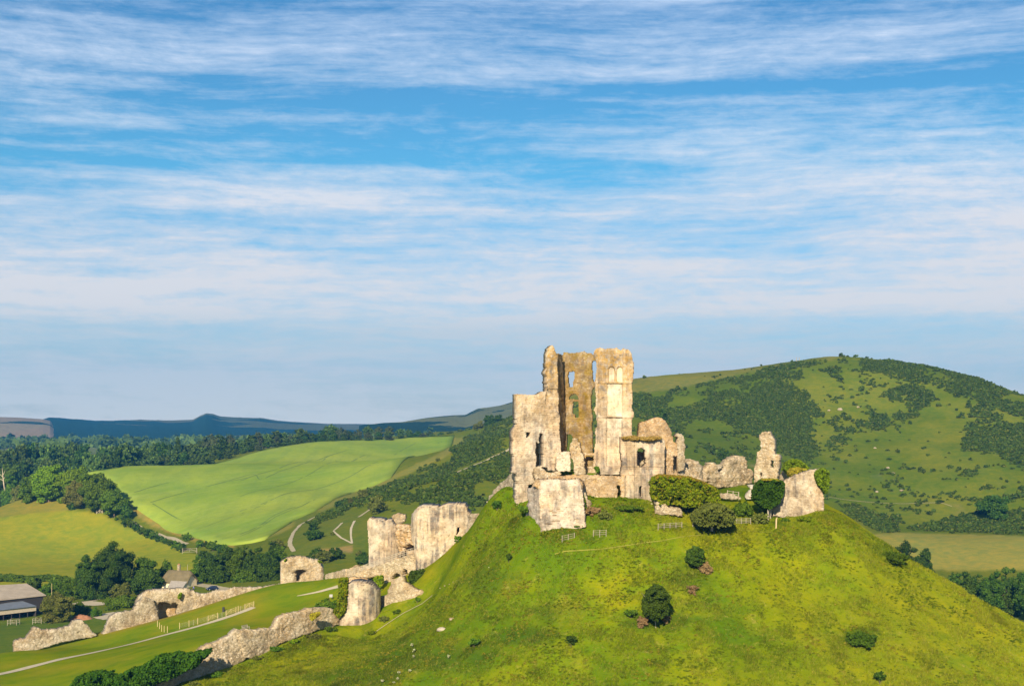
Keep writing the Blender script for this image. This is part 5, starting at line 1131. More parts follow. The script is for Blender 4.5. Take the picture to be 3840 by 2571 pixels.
# ---------------------------------------------------------------- long grass on the mound
def tone_at(X, Y):
    ti = np.clip(np.searchsorted(th, X / Y), 0, len(th) - 1); di = np.clip(np.searchsorted(ds, Y), 0, len(ds) - 1)
    return tone[di, ti, :3], near[di, ti, 0]
def grass(n, xr, yr, h0, h1, wd, seed, dens=None, name='long_grass', label=''):
    r = np.random.default_rng(seed)
    X = r.uniform(*xr, n); Y = r.uniform(*yr, n); z, w_ = ground(X, Y, True); bl_ = bailey(X, Y)
    cl = np.clip(fbm(X / 1.6, Y / 1.6, 81, 3) * 2.2 + .55, .0, 1)
    keep = (w_ > .9) & (bl_ < .3) & (~inside(COURTP, X, Y)) & (r.uniform(0, 1, n) < cl) & (np.abs(X / Y) < .4)
    X = X[keep]; Y = Y[keep]; z = z[keep]; m = len(X); k = 4
    hh = r.uniform(h0, h1, m) * (.6 + .8 * np.clip(fbm(X / 5, Y / 5, 82, 3) + .5, 0, 1.2))
    bx = np.repeat(X, k) + r.normal(0, .10, m * k); by = np.repeat(Y, k) + r.normal(0, .10, m * k); bz = np.repeat(z, k) - .05
    H = np.repeat(hh, k) * r.uniform(.6, 1.1, m * k); an = r.uniform(0, 3.14, m * k); lx = r.normal(.10, .16, m * k) * H * 2; ly = r.normal(.05, .16, m * k) * H * 2
    dx = np.cos(an) * wd; dy = np.sin(an) * wd
    V = np.stack([np.stack([bx - dx, by - dy, bz], -1), np.stack([bx + dx, by + dy, bz], -1), np.stack([bx + lx, by + ly, bz + H], -1)], 1).reshape(-1, 3)
    tn, _ = tone_at(X, Y); v = r.uniform(.75, 1.25, (m, 1)); tn = tn * v; warm_ = r.uniform(0, 1, (m, 1)) ** 4; tn = tn * (1 - warm_ * .6) + np.array((.42, .35, .06)) * warm_ * .6
    dkm = np.clip(fbm(X / 3.5, Y / 3.5, 83, 3) * 2.0 - .3, 0, 1)[:, None]; tn = tn * (1 - dkm * .45)
    col = np.concatenate([np.repeat(np.repeat(tn, k, 0), 3, 0), np.ones((m * k * 3, 1))], 1)
    m_, g = new_mat('grass_blades'); at = g.n('ShaderNodeAttribute', attribute_name='tone')
    d_ = g.n('ShaderNodeBsdfDiffuse', {'Color': at.outputs['Color']}); t_ = g.n('ShaderNodeBsdfTranslucent', {'Color': at.outputs['Color']})
    g.n('ShaderNodeOutputMaterial', {'Surface': g.n('ShaderNodeMixShader', {0: .3, 1: d_.outputs[0], 2: t_.outputs[0]}).outputs[0]})
    o = mesh(name, V, np.arange(m * k * 3).reshape(-1, 3), m_, cols=col); tag(o, label, kind='stuff'); print('grass', m)
grass(230000, (-60, 96), (196, 254), .20, .44, .06, 91, label='long yellow-green grass on the castle mound')

def tussocks(name, n, lo, hi, mat, label, seed, thr, sc_, hs):
    r = np.random.default_rng(seed); X = r.uniform(-58, 92, n); Y = r.uniform(197, 254, n); z, w_ = ground(X, Y, True)
    keep = (w_ > .9) & (bailey(X, Y) < .2) & (~inside(COURTP, X, Y)) & (np.abs(X / Y) < .385) & (fbm(X / sc_, Y / sc_, seed, 4, .65) > thr + r.uniform(-.12, .12, n))
    X = X[keep]; Y = Y[keep]; z = z[keep]; s = r.uniform(lo, hi, len(X)); print(name, len(X))
    scatter_mesh(name, np.stack([X, Y, z - .05], -1), s, r.uniform(.45, hs, len(X)), gt_, mat, label, r.uniform(.4, 1.4, len(X)), seed=seed)
gt_ = []
for i in range(6):
    C, Q = lobes_ell((0, 0, .3), .8, .8, .45, 2, 560 + i, .5); V, Fc, col = leafmesh(C, Q, 26, .42, 560 + i, core=0); gt_.append((V, Fc[0], col))
LF_TUSS = leaf_mat('tussock_grass', (.095, .150, .006), (.185, .235, .010)); LF_STRAW = leaf_mat('straw_grass', (.23, .25, .012), (.36, .34, .035))
tussocks('tussocks', 42000, .20, .52, LF_TUSS, 'darker green grass tussocks dotted over the castle mound', 611, .20, 5.0, .9)
tussocks('tussocks', 42000, .16, .38, LF_TUSS, 'small scattered grass tussocks over the whole mound', 612, .12, 1.8, .8)
tussocks('seeding_grass', 30000, .20, .50, LF_STRAW, 'straw coloured seeding grass on the castle mound', 613, .26, 3.5, .9)

# ---------------------------------------------------------------- the crop field
def crop():
    pts = [(320,1777,955),(491,1895,848),(598,1961,780),(700,2008,735),(803,2034,722),(875,2038,712),(947,2028,706),(994,2017,706),(1102,1946,757),(1182,1913,790),(1323,1850,862),(1464,1791,960),(1604,1725,1082),(1690,1680,1185),(1703,1655,1255),
           (1558,1652,1285),(1276,1660,1235),(1000,1686,1180),(650,1728,1080),(450,1757,1010)]
    B = []
    for sx, sy, d in pts:
        if sx < 1150 or sy > 1700:
            p_ = hit(sx, sy, 560)
            if p_ is not None and abs(p_[1] - d) < 150: d = p_[1]
        B.append(((sx - 1920) / F * d, d))
    from mathutils.geometry import delaunay_2d_cdt
    bp = []
    for i in range(len(B)):
        a = np.array(B[i]); b = np.array(B[(i + 1) % len(B)]); n = max(1, int(np.linalg.norm(b - a) / 8))
        for k in range(n): bp.append(a + (b - a) * k / n)
    bp = np.array(bp); gx, gy = np.meshgrid(np.arange(bp[:, 0].min(), bp[:, 0].max(), 8), np.arange(bp[:, 1].min(), bp[:, 1].max(), 8))
    ins = inside(bp, gx, gy) & (seg_dist(bp, gx, gy) > 4); ip = np.stack([gx[ins], gy[ins]], -1)
    allv = [Vector(p) for p in bp] + [Vector(p) for p in ip]; nb = len(bp)
    v, e, f, *_ = delaunay_2d_cdt(allv, [(i, (i + 1) % nb) for i in range(nb)], [], 1, 1e-5)
    v = np.array([q[:] for q in v]); z = ground(v[:, 0], v[:, 1], True)[0]
    Vt = np.concatenate([np.column_stack([v, z + .95]), np.column_stack([v, z - .5])]); f = np.array([list(q) for q in f])
    cnt = {}
    for t in f:
        for a, b in ((t[0], t[1]), (t[1], t[2]), (t[2], t[0])): cnt[(a, b)] = 1
    sk = [(a, b) for (a, b) in cnt if (b, a) not in cnt]; n = len(v)
    sk = np.array([(a, a + n, b + n, b) for a, b in sk])
    m, g = new_mat('green_cereal_crop'); p = geo_pos(g)
    big = g.noise(p, .012, 4, .55); ln = g.noise(g.vmul(p, (.10, .012, .1)), 1.0, 5, .6); fi = g.noise(p, .25, 5, .7)
    rowd = g.n('ShaderNodeVectorRotate', {'Vector': p, 'Angle': R(-35)}, rotation_type='Z_AXIS')
    rr = g.noise(g.vmul(rowd.outputs[0], (.014, .22, .1)), 1.0, 4, .6)
    c = g.mix(g.ramp(big, [(.35, 0), (.65, 1)]), c4((.185, .290, .035)), c4((.310, .370, .048)))
    c = g.mix(g.m('MULTIPLY', g.ramp(ln, [(.45, 0), (.62, 1)]), .35), c, c4((.14, .24, .05)))
    c = g.mix(g.m('MULTIPLY', g.ramp(rr, [(.50, 0), (.62, 1)]), .35), c, c4((.30, .36, .07)))
    c = g.mix(g.m('MULTIPLY', g.ramp(fi, [(.5, 0), (.7, 1)]), .35), c, c4((.15, .23, .05)))
    finish(g, c, 1.0, fi, .5, .6, 0.0)
    o = mesh('crop_field', Vt, [f, sk], m); tag(o, 'broad light green cereal field rising to the woodland belt', kind='structure')
    return bp
FIELD = crop()
def ribbon(name, pts, w, mat, label, lift=.07, px=True, dmin=190, kind='structure', wob=.3, step=1.6, w2=None):
    P3 = []
    for p_ in pts:
        q = hit(p_[0], p_[1], dmin)
        if q is not None: P3.append(q[:2])
    P3 = np.array(P3)
    if len(P3) < 2: return None
    L = np.concatenate([[0], np.cumsum(np.hypot(*np.diff(P3, axis=0).T))]); n = max(3, int(L[-1] / step)); u = np.linspace(0, L[-1], n)
    x = np.interp(u, L, P3[:, 0]); y = np.interp(u, L, P3[:, 1])
    if n > 6:
        for _ in range(3): x[1:-1] = (x[:-2] + x[1:-1] + x[2:]) / 3; y[1:-1] = (y[:-2] + y[1:-1] + y[2:]) / 3
    tx = np.gradient(x); ty = np.gradient(y); ln = np.hypot(tx, ty) + 1e-9; nx_, ny_ = -ty / ln, tx / ln
    ww = np.linspace(w, w2 or w, n) * (1 + wob * fbm(x / 5, y / 5, 14, 3)); rows = []
    for k in np.linspace(-.5, .5, 5):
        X = x + nx_ * ww * k; Y = y + ny_ * ww * k; z = ground(X, Y, True)[0] + lift; rows.append(np.stack([X, Y, z], -1))
    V = np.stack(rows, 1).reshape(-1, 3); idx = np.arange(n * 5).reshape(n, 5)
    q = np.stack([idx[:-1, :-1], idx[:-1, 1:], idx[1:, 1:], idx[1:, :-1]], -1).reshape(-1, 4)
    o = mesh(name, V, q, mat, smooth=True); tag(o, label, kind=kind); return o
ribbon('path', [(-40,2534),(0,2525),(266,2462),(465,2419),(600,2384),(700,2359),(758,2344),(884,2303),(951,2276)], 1.9, CHALK, 'pale gravel path crossing the bailey')
ribbon('path', [(1114,2233),(1186,2218),(1236,2201),(1290,2188)], .4, CHALK, 'upper end of the gravel path by the bridge', w2=2.0)
ribbon('track', K9((430,1215),(398,1150),(400,1110),(425,1050),(480,990),(580,930),(660,900)), 1.9, TRACK, 'curving chalk track below the field', dmin=500, lift=.15)
ribbon('track', K9((745,1040),(800,1100),(895,1150)), .8, CHALK, 'chalk scar on the earthworks', dmin=500, lift=.15)
ribbon('track', K9((895,1150),(885,1090),(886,1020),(915,950)), .7, CHALK, 'chalk scar on the earthworks', dmin=500, lift=.15, w2=1.2)
ribbon('track', K9((750,1035),(780,1005),(815,965)), 1.2, CHALK, 'chalk scar on the earthworks', dmin=500, lift=.15)
ribbon('track', K9((1040,858),(990,890),(945,918)), 1.3, TRACK, 'chalk scar on the earthworks', dmin=500, lift=.15)
ribbon('track', K9((2190,374),(1980,470),(1850,525),(1700,585)), 2.2, TRACK, 'path climbing the scrubby slope', dmin=500, lift=.3)
ribbon('track', K9((1730,750),(1740,790),(1755,830)), 1.6, TRACK, 'short path above the gatehouse', dmin=500, lift=.3)
ribbon('lane', K8((1145,1065),(1380,1175),(1530,1228),(1640,1262)), 3, TRACK, 'farm lane below the field', dmin=560, lift=.2)
ribbon('lane', K8((1900,1345),(1985,1388),(2100,1420)), 3, TRACK, 'farm lane below the field', dmin=560, lift=.2)
ribbon('lane', K15((1440,515),(1700,545),(1950,580),(2214,600)), 4.5, TRACK, 'lane beside the parked car', dmin=480, lift=.12)
ribbon('track', K7((860,622),(1000,610),(1120,600),(1240,560)), 3, CHALK, 'pale farm track', dmin=420, lift=.12)
ribbon('track', K7((900,620),(1020,640),(1110,655),(1230,640)), 6, CHALK, 'pale farm track', dmin=420, lift=.14)
ribbon('track', K7((1150,745),(1220,765),(1300,790)), 9, CHALK, 'pale farm yard', dmin=420, lift=.12)
ribbon('trodden_path', K11((0,1000),(60,965),(130,915),(240,820),(330,775),(470,705)), .18, TRACK, 'narrow trodden path under the round tower', lift=.12)
DRY = flat_mat('dry_grass', (.27, .26, .04), 1.0, .2, .8)
ribbon('trodden_path', K11((1450,372),(1700,350),(1900,320),(2080,285),(2342,266)) + K12((200,190),(370,170)), .16, DRY, 'narrow trodden path across the mound', lift=.1)
ribbon('trodden_path', K12((450,150),(620,142),(820,147)), .15, DRY, 'narrow trodden path across the mound', lift=.1)
ribbon('trodden_path', K10((1190,912),(1500,940),(1700,936),(1860,934),(1920,955)), .5, TRACK, 'thin path at the foot of the hill', dmin=560, lift=.2)
WHEEL = flat_mat('wheel_ruts', (.115, .185, .035), 1.0, .1, 1)
for q in [K8((1320,915),(1600,830),(1900,755),(2250,660)) + K9((150,655),(450,545),(700,450),(850,400)), K9((0,775),(310,690),(610,580),(810,509),(1010,428)), K9((0,898),(200,830),(450,745),(700,680),(900,600),(1100,510)), K9((0,1090),(150,1030),(250,950),(450,870),(600,810)), K9((0,1075),(140,1018),(240,938),(440,860)),
          K8((1800,1130),(2000,1060),(2342,915)), K8((1950,1225),(2100,1190),(2342,1070)), K8((1320,915),(1600,830),(1900,755),(2200,690)), K8((1340,925),(1450,985),(1600,1060)), K9((0,655),(300,570),(600,480),(850,400)), K9((1230,440),(1330,390),(1400,350)), K9((1580,370),(1590,340)), K9((1604,365),(1608,335)), K8((1180,830),(1300,790),(1480,745))]:
    ribbon('wheel_rut', q, .8, WHEEL, 'dark wheel rut in the crop field', dmin=600, lift=1.02, step=5)
# ---------------------------------------------------------------- farm buildings
def poly_mesh(name, V, Fs, mat, parent=None):
    bm = bmesh.new(); o = np.array(parent.location) if parent is not None else np.zeros(3)
    vs = [bm.verts.new(np.array(v) - o) for v in V]
    for f in Fs: bm.faces.new([vs[i] for i in f])
    return mobj(name, bm, mat, parent)
def sheet(name, a, b, c, d, th, mat, parent):
    """thick roof slope: eaves a,b  ridge c,d"""
    q = [np.array(v, float) for v in (a, b, c, d)]; n = np.cross(q[1] - q[0], q[3] - q[0]); n /= np.linalg.norm(n)
    if n[2] < 0: n = -n
    V = q + [v - n * th for v in q]
    return poly_mesh(name, V, [(0,1,2,3),(7,6,5,4),(0,4,5,1),(1,5,6,2),(2,6,7,3),(3,7,4,0)], mat, parent)
def roof_mat(name, ca, cb, sc_, wave=0):
    m, g = new_mat(name); tc = g.n('ShaderNodeTexCoord').outputs['Object']; n = g.noise(tc, sc_, 5, .65); n2 = g.noise(tc, sc_ * 6, 4, .7)
    c = g.mix(g.ramp(n, [(.3, 0), (.7, 1)]), c4(ca), c4(cb)); c = g.mix(g.m('MULTIPLY', n2, .3), c, c4([v * .6 for v in ca]))
    finish(g, c, .85, n2, .4, .08); return m
R_SHEET = roof_mat('weathered_sheet_roof', (.38, .31, .22), (.55, .46, .34), .35)
R_SLATE = roof_mat('dark_slate_roof', (.14, .16, .19), (.20, .23, .27), .4)
R_THATCH = roof_mat('old_thatch', (.13, .11, .055), (.22, .175, .10), .5)
R_STONE = roof_mat('stone_slate_roof', (.27, .24, .21), (.42, .38, .32), 1.4)
BOARD = flat_mat('timber_boarding', (.55, .46, .34), .9, .15, 2)
DARKW = flat_mat('shaded_boarding', (.045, .04, .04), .9, .1, 2)  # near-black colour holds the shade under the barn and shed roofs
RENDER_ = flat_mat('cream_render', (.80, .68, .45), .9, .06, 1)
def W3(sx, sy, z):        # point at a height z seen at a place of the photo
    d = (CZ - z) * F / (sy - HY); return np.array(((sx - 1920) / F * d, d, z))
b1 = empty('farm_barn', W3(60, 2300, 3), 'wide barn with a pale weathered sheet roof at the left edge', 'barn')
e1 = W3(173, 2230, 9.0); e0 = W3(-90, 2258, 9.0); r1 = W3(100, 2186, 12.0); r0 = W3(-90, 2198, 12.0)
back1 = e1 + (r1 - e1) * np.array((1, 1, 0)) * 2 ; back0 = e0 + (r0 - e0) * np.array((1, 1, 0)) * 2
sheet('roof', e0, e1, r1, r0, .25, R_SHEET, b1); sheet('rear_roof', back0, back1, r1, r0, .25, R_SHEET, b1)
ins_ = lambda p, dz: np.array((p[0] * .9985 - .4, p[1] + .6, p[2] + dz))
wl = [ins_(e0, -.3), ins_(e1, -.3), ins_(back1, -.3) - (0, 1.6, 0), ins_(back0, -.3) - (0, 1.6, 0)]
fl = [np.array((p[0], p[1], 1.0)) for p in wl]; rg = (wl[1] + wl[2]) / 2; rg = np.array((rg[0], rg[1], 11.5)); rg0 = (wl[0] + wl[3]) / 2; rg0 = np.array((rg0[0], rg0[1], 11.5))
poly_mesh('wall', wl + fl + [rg, rg0], [(0,1,5,4),(1,2,6,5),(2,3,7,6),(3,0,4,7),(1,8,2),(3,9,0)], DARKW, b1)
b2 = empty('open_shed', W3(40, 2320, 3), 'low open-fronted shed with a blue-grey slate roof in front of the barn', 'shed')
f1 = W3(137, 2270, 6.4); f0 = W3(-90, 2296, 6.4); g1 = W3(68, 2246, 8.2); g0 = W3(-90, 2250, 8.2)
sheet('roof', f0, f1, g1, g0, .2, R_SLATE, b2)
k1 = f1 + np.array((-.3, .5, -.2)); k0 = f0 + np.array((0, .5, -.2))
poly_mesh('front_boarding', [k0, k1, k1 - (0, 0, 1.6), k0 - (0, 0, 1.6), k0 + (0, .2, 0), k1 + (0, .2, 0), k1 + (0, .2, -1.6), k0 + (0, .2, -1.6)], [(0,1,2,3),(7,6,5,4),(0,4,5,1),(3,2,6,7),(1,5,6,2),(0,3,7,4)], BOARD, b2)
kb1 = k1 + (g1 - f1) * (1, 1, 0) + np.array((0, 3, 0)); kb0 = k0 + (g0 - f0) * (1, 1, 0) + np.array((0, 3, 0))
poly_mesh('rear_wall', [kb0, kb1, kb1 - (0, 0, 5.5), kb0 - (0, 0, 5.5)], [(0,1,2,3)], DARKW, b2)
poly_mesh('end_wall', [k1 - (0.02, 0, .1), kb1, kb1 - (0, 0, 5.5), k1 - (0.02, 0, 5.6)], [(0,1,2,3)], DARKW, b2)
for t in np.linspace(0.02, .98, 8):
    bm = bmesh.new(); p_ = (k0 + (k1 - k0) * t) - np.array(b2.location); box(bm, p_ + (0, .6, -2.9), (.2, .2, 5.4)); mobj('post', bm, DARKW, b2)  # posts darkened to sink into the shade of the open front
# thatched cottage
ct0 = W3(652, 2214, 6.6); ct = empty('thatched_cottage', ct0, 'thatched stone cottage with one chimney and a slate lean-to', 'cottage')
def cottage():
    a = R(-22); ux = np.array((math.cos(a), math.sin(a), 0)); uy = np.array((-math.sin(a), math.cos(a), 0)); uz = np.array((0, 0, 1.0)); o = ct0 + uy * 3.6 + uz * -.3
    L, Wd, E, H = 5.6, 3.3, 3.9, 8.1
    q = lambda x, y, z: o + ux * x + uy * y + uz * z
    wv = [q(-L, -Wd, -.5), q(L, -Wd, -.5), q(L, Wd, -.5), q(-L, Wd, -.5), q(-L, -Wd, E), q(L, -Wd, E), q(L, Wd, E), q(-L, Wd, E), q(-L, 0, H - 1.2), q(L, 0, H - 1.8)]
    poly_mesh('wall', wv, [(0,1,5,4),(2,3,7,6),(0,4,8,7,3),(1,2,6,9,5)], RENDER_, ct)
    bm = bmesh.new(); n = 14; rows = []
    for j, tx in enumerate(np.linspace(-1, 1, 25)):
        row = []
        for i, ty in enumerate(np.linspace(-1, 1, n)):
            hip = max(0, abs(tx) - .72) / .28
            y = ty * (Wd + .7); z = H - abs(ty) ** 1.25 * (H - E + .5); z -= hip ** 1.6 * 1.8 * (1 - abs(ty)) ; z += -.12 * math.cos(tx * 2)
            row.append(bm.verts.new(q(tx * (L + .6), y, z) - np.array(ct.location)))
        rows.append(row)
    for a_, b_ in zip(rows[:-1], rows[1:]):
        for i in range(n - 1): bm.faces.new((a_[i], a_[i + 1], b_[i + 1], b_[i]))
    ob = mobj('thatched_roof', bm, R_THATCH, ct, True); s = ob.modifiers.new('thick', 'SOLIDIFY'); s.thickness = .4; s.offset = -1
    bm = bmesh.new(); box(bm, q(-.3, .1, H + .5) - np.array(ct.location), (1.0, .8, 2.2), a); box(bm, q(-.3, .1, H + 1.65) - np.array(ct.location), (1.2, 1.0, .2), a)
    ch = mobj('chimney', bm, ST_RUB, ob)
    for k in (-.25, .25):
        bm = bmesh.new(); c_ = q(-.3 + k, .1, H + 1.7) - np.array(ct.location); cyl(bm, c_, c_ + (0, 0, .55), .17, .14, 8); mobj('chimney_pot', bm, flat_mat('terracotta', (.45, .20, .11)), ch) if False else mobj('chimney_pot', bm, flat_mat('terracotta', (.45, .20, .11)), ob)
    sheet('lean_to_roof', q(-.6, -Wd - 3.6, 1.9), q(L + .4, -Wd - 3.4, 1.9), q(L + .3, -Wd - .1, E + .25), q(-1.4, -Wd - .1, E + .25), .15, R_STONE, ct)
    lw = [q(-.5, -Wd - 3.2, -.6), q(L, -Wd - 3.1, -.6), q(L, -Wd, -.6), q(-.5, -Wd, -.6), q(-.5, -Wd - 3.2, 1.95), q(L, -Wd - 3.1, 1.95), q(L, -Wd, E - .1), q(-.5, -Wd, E - .1)]
    poly_mesh('lean_to_wall', lw, [(0,1,5,4),(1,2,6,5),(3,0,4,7)], RENDER_, ct)
    for x_ in (-4.2, -2.4):
        bm = bmesh.new(); c_ = q(x_, -Wd - .03, 1.6) - np.array(ct.location); box(bm, c_, (.9, .1, 1.1), a); w_ = mobj('window', bm, flat_mat('window_glass', (.03, .035, .04), .2), ct)
        bm = bmesh.new()
        for s_ in (-.5, 0, .5): box(bm, c_ + ux * s_ * .9 - uy * .06, (.07, .06, 1.2), a)
        mobj('frame', bm, flat_mat('window_paint', (.75, .73, .68)), w_)
cottage()
# car ---------------------------------------------------------------------------
def car():
    p_ = W3(795, 2211, gz(*hit(795, 2211, 480)[:2]) + .02); c = empty('parked_car', p_, 'dark blue hatchback parked on the verge beside the lane', 'car'); a = R(28)
    paint, g = new_mat('dark_blue_paint'); finish(g, (.012, .018, .05, 1), .25, spec=.6)
    glass, g = new_mat('car_glass'); finish(g, (.02, .03, .04, 1), .08, spec=.8); tyre = flat_mat('tyre', (.02, .02, .02)); lamp = flat_mat('lamp', (.8, .8, .8), .2)
    prof = [(-2.05, .35), (-2.1, .75), (-1.95, 1.0), (-1.7, 1.42), (-1.1, 1.50), (-.1, 1.50), (.35, 1.38), (1.05, .98), (1.85, .86), (2.08, .65), (2.08, .35)]
    bm = bmesh.new(); r = []
    for y, k in ((-.86, 0), (-.80, 1), (.80, 1), (.86, 0)):
        r.append([bm.verts.new((x, y * (1 - .16 * max(0, z - .95) / .55), z if k == 0 else z + .02)) for x, z in prof])
    for a_, b_ in zip(r[:-1], r[1:]):
        for i in range(len(prof) - 1): bm.faces.new((a_[i], a_[i + 1], b_[i + 1], b_[i]))
    bm.faces.new(r[0]); bm.faces.new(r[-1][::-1]); bm.faces.new([r[0][0], r[1][0], r[2][0], r[3][0], r[3][-1], r[2][-1], r[1][-1], r[0][-1]])
    body = mobj('body', bm, paint, c)
    def glassq(nm, pts):
        bm = bmesh.new(); bm.faces.new([bm.verts.new(q) for q in pts]); return mobj(nm, bm, glass, c)
    glassq('windscreen', [(.42, -.68, 1.375), (.42, .68, 1.375), (1.0, .78, 1.04), (1.0, -.78, 1.04)]); glassq('rear_window', [(-1.98, -.72, 1.02), (-1.98, .72, 1.02), (-1.76, .66, 1.38), (-1.76, -.66, 1.38)])
    for s in (-1, 1): glassq('side_window', [(-1.55, s * .845, 1.0), (.75, s * .845, 1.0), (.25, s * .755, 1.40), (-1.35, s * .755, 1.42)])
    for s in (-1, 1):
        for x in (-1.3, 1.32):
            bm = bmesh.new(); cyl(bm, (x, s * .66, .32), (x, s * .88, .32), .32, .32, 14); w = mobj('wheel', bm, tyre, c)
            bm = bmesh.new(); cyl(bm, (x, s * .875, .32), (x, s * .90, .32), .19, .19, 10); mobj('rim', bm, GALV, w)
        bm = bmesh.new(); box(bm, (2.02, s * .62, .68), (.14, .36, .18)); mobj('headlight', bm, lamp, c)
    bm = bmesh.new(); box(bm, (2.06, 0, .42), (.1, 1.7, .2)); mobj('bumper', bm, paint, c)
    c.rotation_euler = (0, 0, R(180 + 35))
car()
# person --------------------------------------------------------------------------
def person():
    p_ = hit(726, 2213, 480); t = empty('person', p_, 'person in blue clothes standing beside the cottage garden', 'person')
    skin = flat_mat('skin', (.55, .36, .26)); blue = flat_mat('blue_cloth', (.06, .10, .42)); dark = flat_mat('dark_cloth', (.03, .04, .10)); hair = flat_mat('hair', (.07, .04, .02))
    J = {'pel': (0, 0, .93), 'che': (0, 0, 1.28), 'nek': (0, 0, 1.46), 'hed': (0, -.01, 1.62), 'top': (0, 0, 1.74)}
    for s, n in ((-1, 'l'), (1, 'r')):
        J.update({'hip' + n: (s * .10, 0, .88), 'kne' + n: (s * .11, -.02, .48), 'ank' + n: (s * .12, .02, .09), 'toe' + n: (s * .14, -.16, .03), 'sho' + n: (s * .19, 0, 1.40), 'elb' + n: (s * .25, .02, 1.10), 'wri' + n: (s * .26, -.08, .86), 'pal' + n: (s * .26, -.11, .77)})
    E = [('pel', 'che'), ('che', 'nek'), ('nek', 'hed'), ('hed', 'top')]
    for n in 'lr': E += [('pel', 'hip' + n), ('hip' + n, 'kne' + n), ('kne' + n, 'ank' + n), ('ank' + n, 'toe' + n), ('che', 'sho' + n), ('sho' + n, 'elb' + n), ('elb' + n, 'wri' + n), ('wri' + n, 'pal' + n)]
    fing = []
    for s, n in ((-1, 'l'), (1, 'r')):
        for k in range(5):
            a0 = 'f%d%s' % (k, n); dx = (k - 1.5) * .022 if k < 4 else .035; J[a0] = (s * .26, -.12 + dx * .9, .70 + (.01 if k in (0, 3) else 0)) if k < 4 else (s * .23, -.16, .75)
            E.append(('pal' + n, a0)); fing.append(a0)
    rad = {'pel': .15, 'che': .17, 'nek': .06, 'hed': .105, 'top': .07, 'hip': .10, 'kne': .062, 'ank': .045, 'toe': .04, 'sho': .065, 'elb': .045, 'wri': .032, 'pal': .036}
    keys = list(J); me = bpy.data.meshes.new('body'); me.from_pydata([J[k] for k in keys], [(keys.index(a), keys.index(b)) for a, b in E], [])
    o = bpy.data.objects.new('body', me); COL.objects.link(o); o.parent = t; sk = o.modifiers.new('skin', 'SKIN')
    for i, k in enumerate(keys):
        r = .009 if k in fing else rad.get(k, rad.get(k[:3], .05)); me.skin_vertices[0].data[i].radius = (r, r * (.75 if k in ('pel', 'che') else 1))
    me.skin_vertices[0].data[0].use_root = True; o.modifiers.new('sub', 'SUBSURF').levels = 1; me.materials.append(skin)
    def cloth(nm, ks, es, k_, mat):
        m2 = bpy.data.meshes.new(nm); m2.from_pydata([J[q] for q in ks], [(ks.index(a), ks.index(b)) for a, b in es], []); ob = bpy.data.objects.new(nm, m2); COL.objects.link(ob); ob.parent = t
        ob.modifiers.new('skin', 'SKIN')
        for i, q in enumerate(ks):
            r = rad.get(q, rad.get(q[:3], .05)) * k_; m2.skin_vertices[0].data[i].radius = (r, r * (.8 if q in ('pel', 'che') else 1))
        m2.skin_vertices[0].data[0].use_root = True; ob.modifiers.new('sub', 'SUBSURF').levels = 1; m2.materials.append(mat)
    cloth('jacket', ['pel', 'che', 'shol', 'shor', 'elbl', 'elbr', 'wril', 'wrir'], [('pel', 'che'), ('che', 'shol'), ('che', 'shor'), ('shol', 'elbl'), ('shor', 'elbr'), ('elbl', 'wril'), ('elbr', 'wrir')], 1.18, blue)
    cloth('trousers', ['pel', 'hipl', 'hipr', 'knel', 'kner', 'ankl', 'ankr'], [('pel', 'hipl'), ('pel', 'hipr'), ('hipl', 'knel'), ('hipr', 'kner'), ('knel', 'ankl'), ('kner', 'ankr')], 1.15, dark)
    V = ICV * np.array((.10, .12, .12)) + np.array((0, .02, 1.68)); V[:, 1] = np.maximum(V[:, 1], -.05 + (1.70 - V[:, 2]) * .5)
    o2 = mesh('hair', V + np.array(t.location), ICF, hair, t, smooth=True)
person()
# red earth heap
def heap(name, label, sx, sy, w, d_, h, mat, seed, cat='heap', dmin=300, group=None):
    p_ = hit(sx, sy, dmin); n = 26; u = np.linspace(-1, 1, n); U, T = np.meshgrid(u, u); r = np.sqrt(U ** 2 + T ** 2)
    X = p_[0] + U * w / 2; Y = p_[1] + T * d_ / 2; Z = ground(X, Y, True)[0] - .1 + np.clip(1 - r, 0, 1) ** .8 * h * (1 + .5 * fbm(U * 3, T * 3, seed, 3)) - (r > 1) * .2
    idx = np.arange(n * n).reshape(n, n); q = np.stack([idx[:-1, :-1], idx[:-1, 1:], idx[1:, 1:], idx[1:, :-1]], -1).reshape(-1, 4)
    o = mesh(name, np.stack([X, Y, Z], -1).reshape(-1, 3), q, mat, loc=p_); tag(o, label, cat, group); return o
heap('earth_heap', 'red-brown heap of bare earth beside the olive bush', 300, 2318, 9, 7, 1.9, flat_mat('red_earth', (.36, .17, .09), 1, .15, .6, .6), 5)
def rocks(name, label, sx, sy, s, seed, group=None, mat=None, dmin=190):
    p_ = hit(sx, sy, dmin); r = np.random.default_rng(seed)
    V = ICV * (1 + .25 * r.uniform(-1, 1, (len(ICV), 1))) * np.array((s, s * .7, s * .55)); V = V + p_ + np.array((0, 0, s * .15))
    o = mesh(name, V, ICF, mat or ST_RUBG, loc=p_); tag(o, label, 'rock', group); return o
rocks('boulder', 'pale boulder lying in the grass at the lower left of the mound', 1657, 2362, .75, 1); rocks('boulder', 'smaller pale stone up the slope from the boulder', 1694, 2322, .5, 2)
for i, (a_, b_) in enumerate([(570,630),(608,617),(640,600),(672,590),(722,565),(815,533),(825,528),(852,515),(925,483),(535,648)]):
    (x_, y_), = K11((a_, b_)); rocks('marker_stone', 'small white stone in the dotted line climbing the left of the mound', x_, y_, .17, 10 + i, 'white stones in a line up the mound')
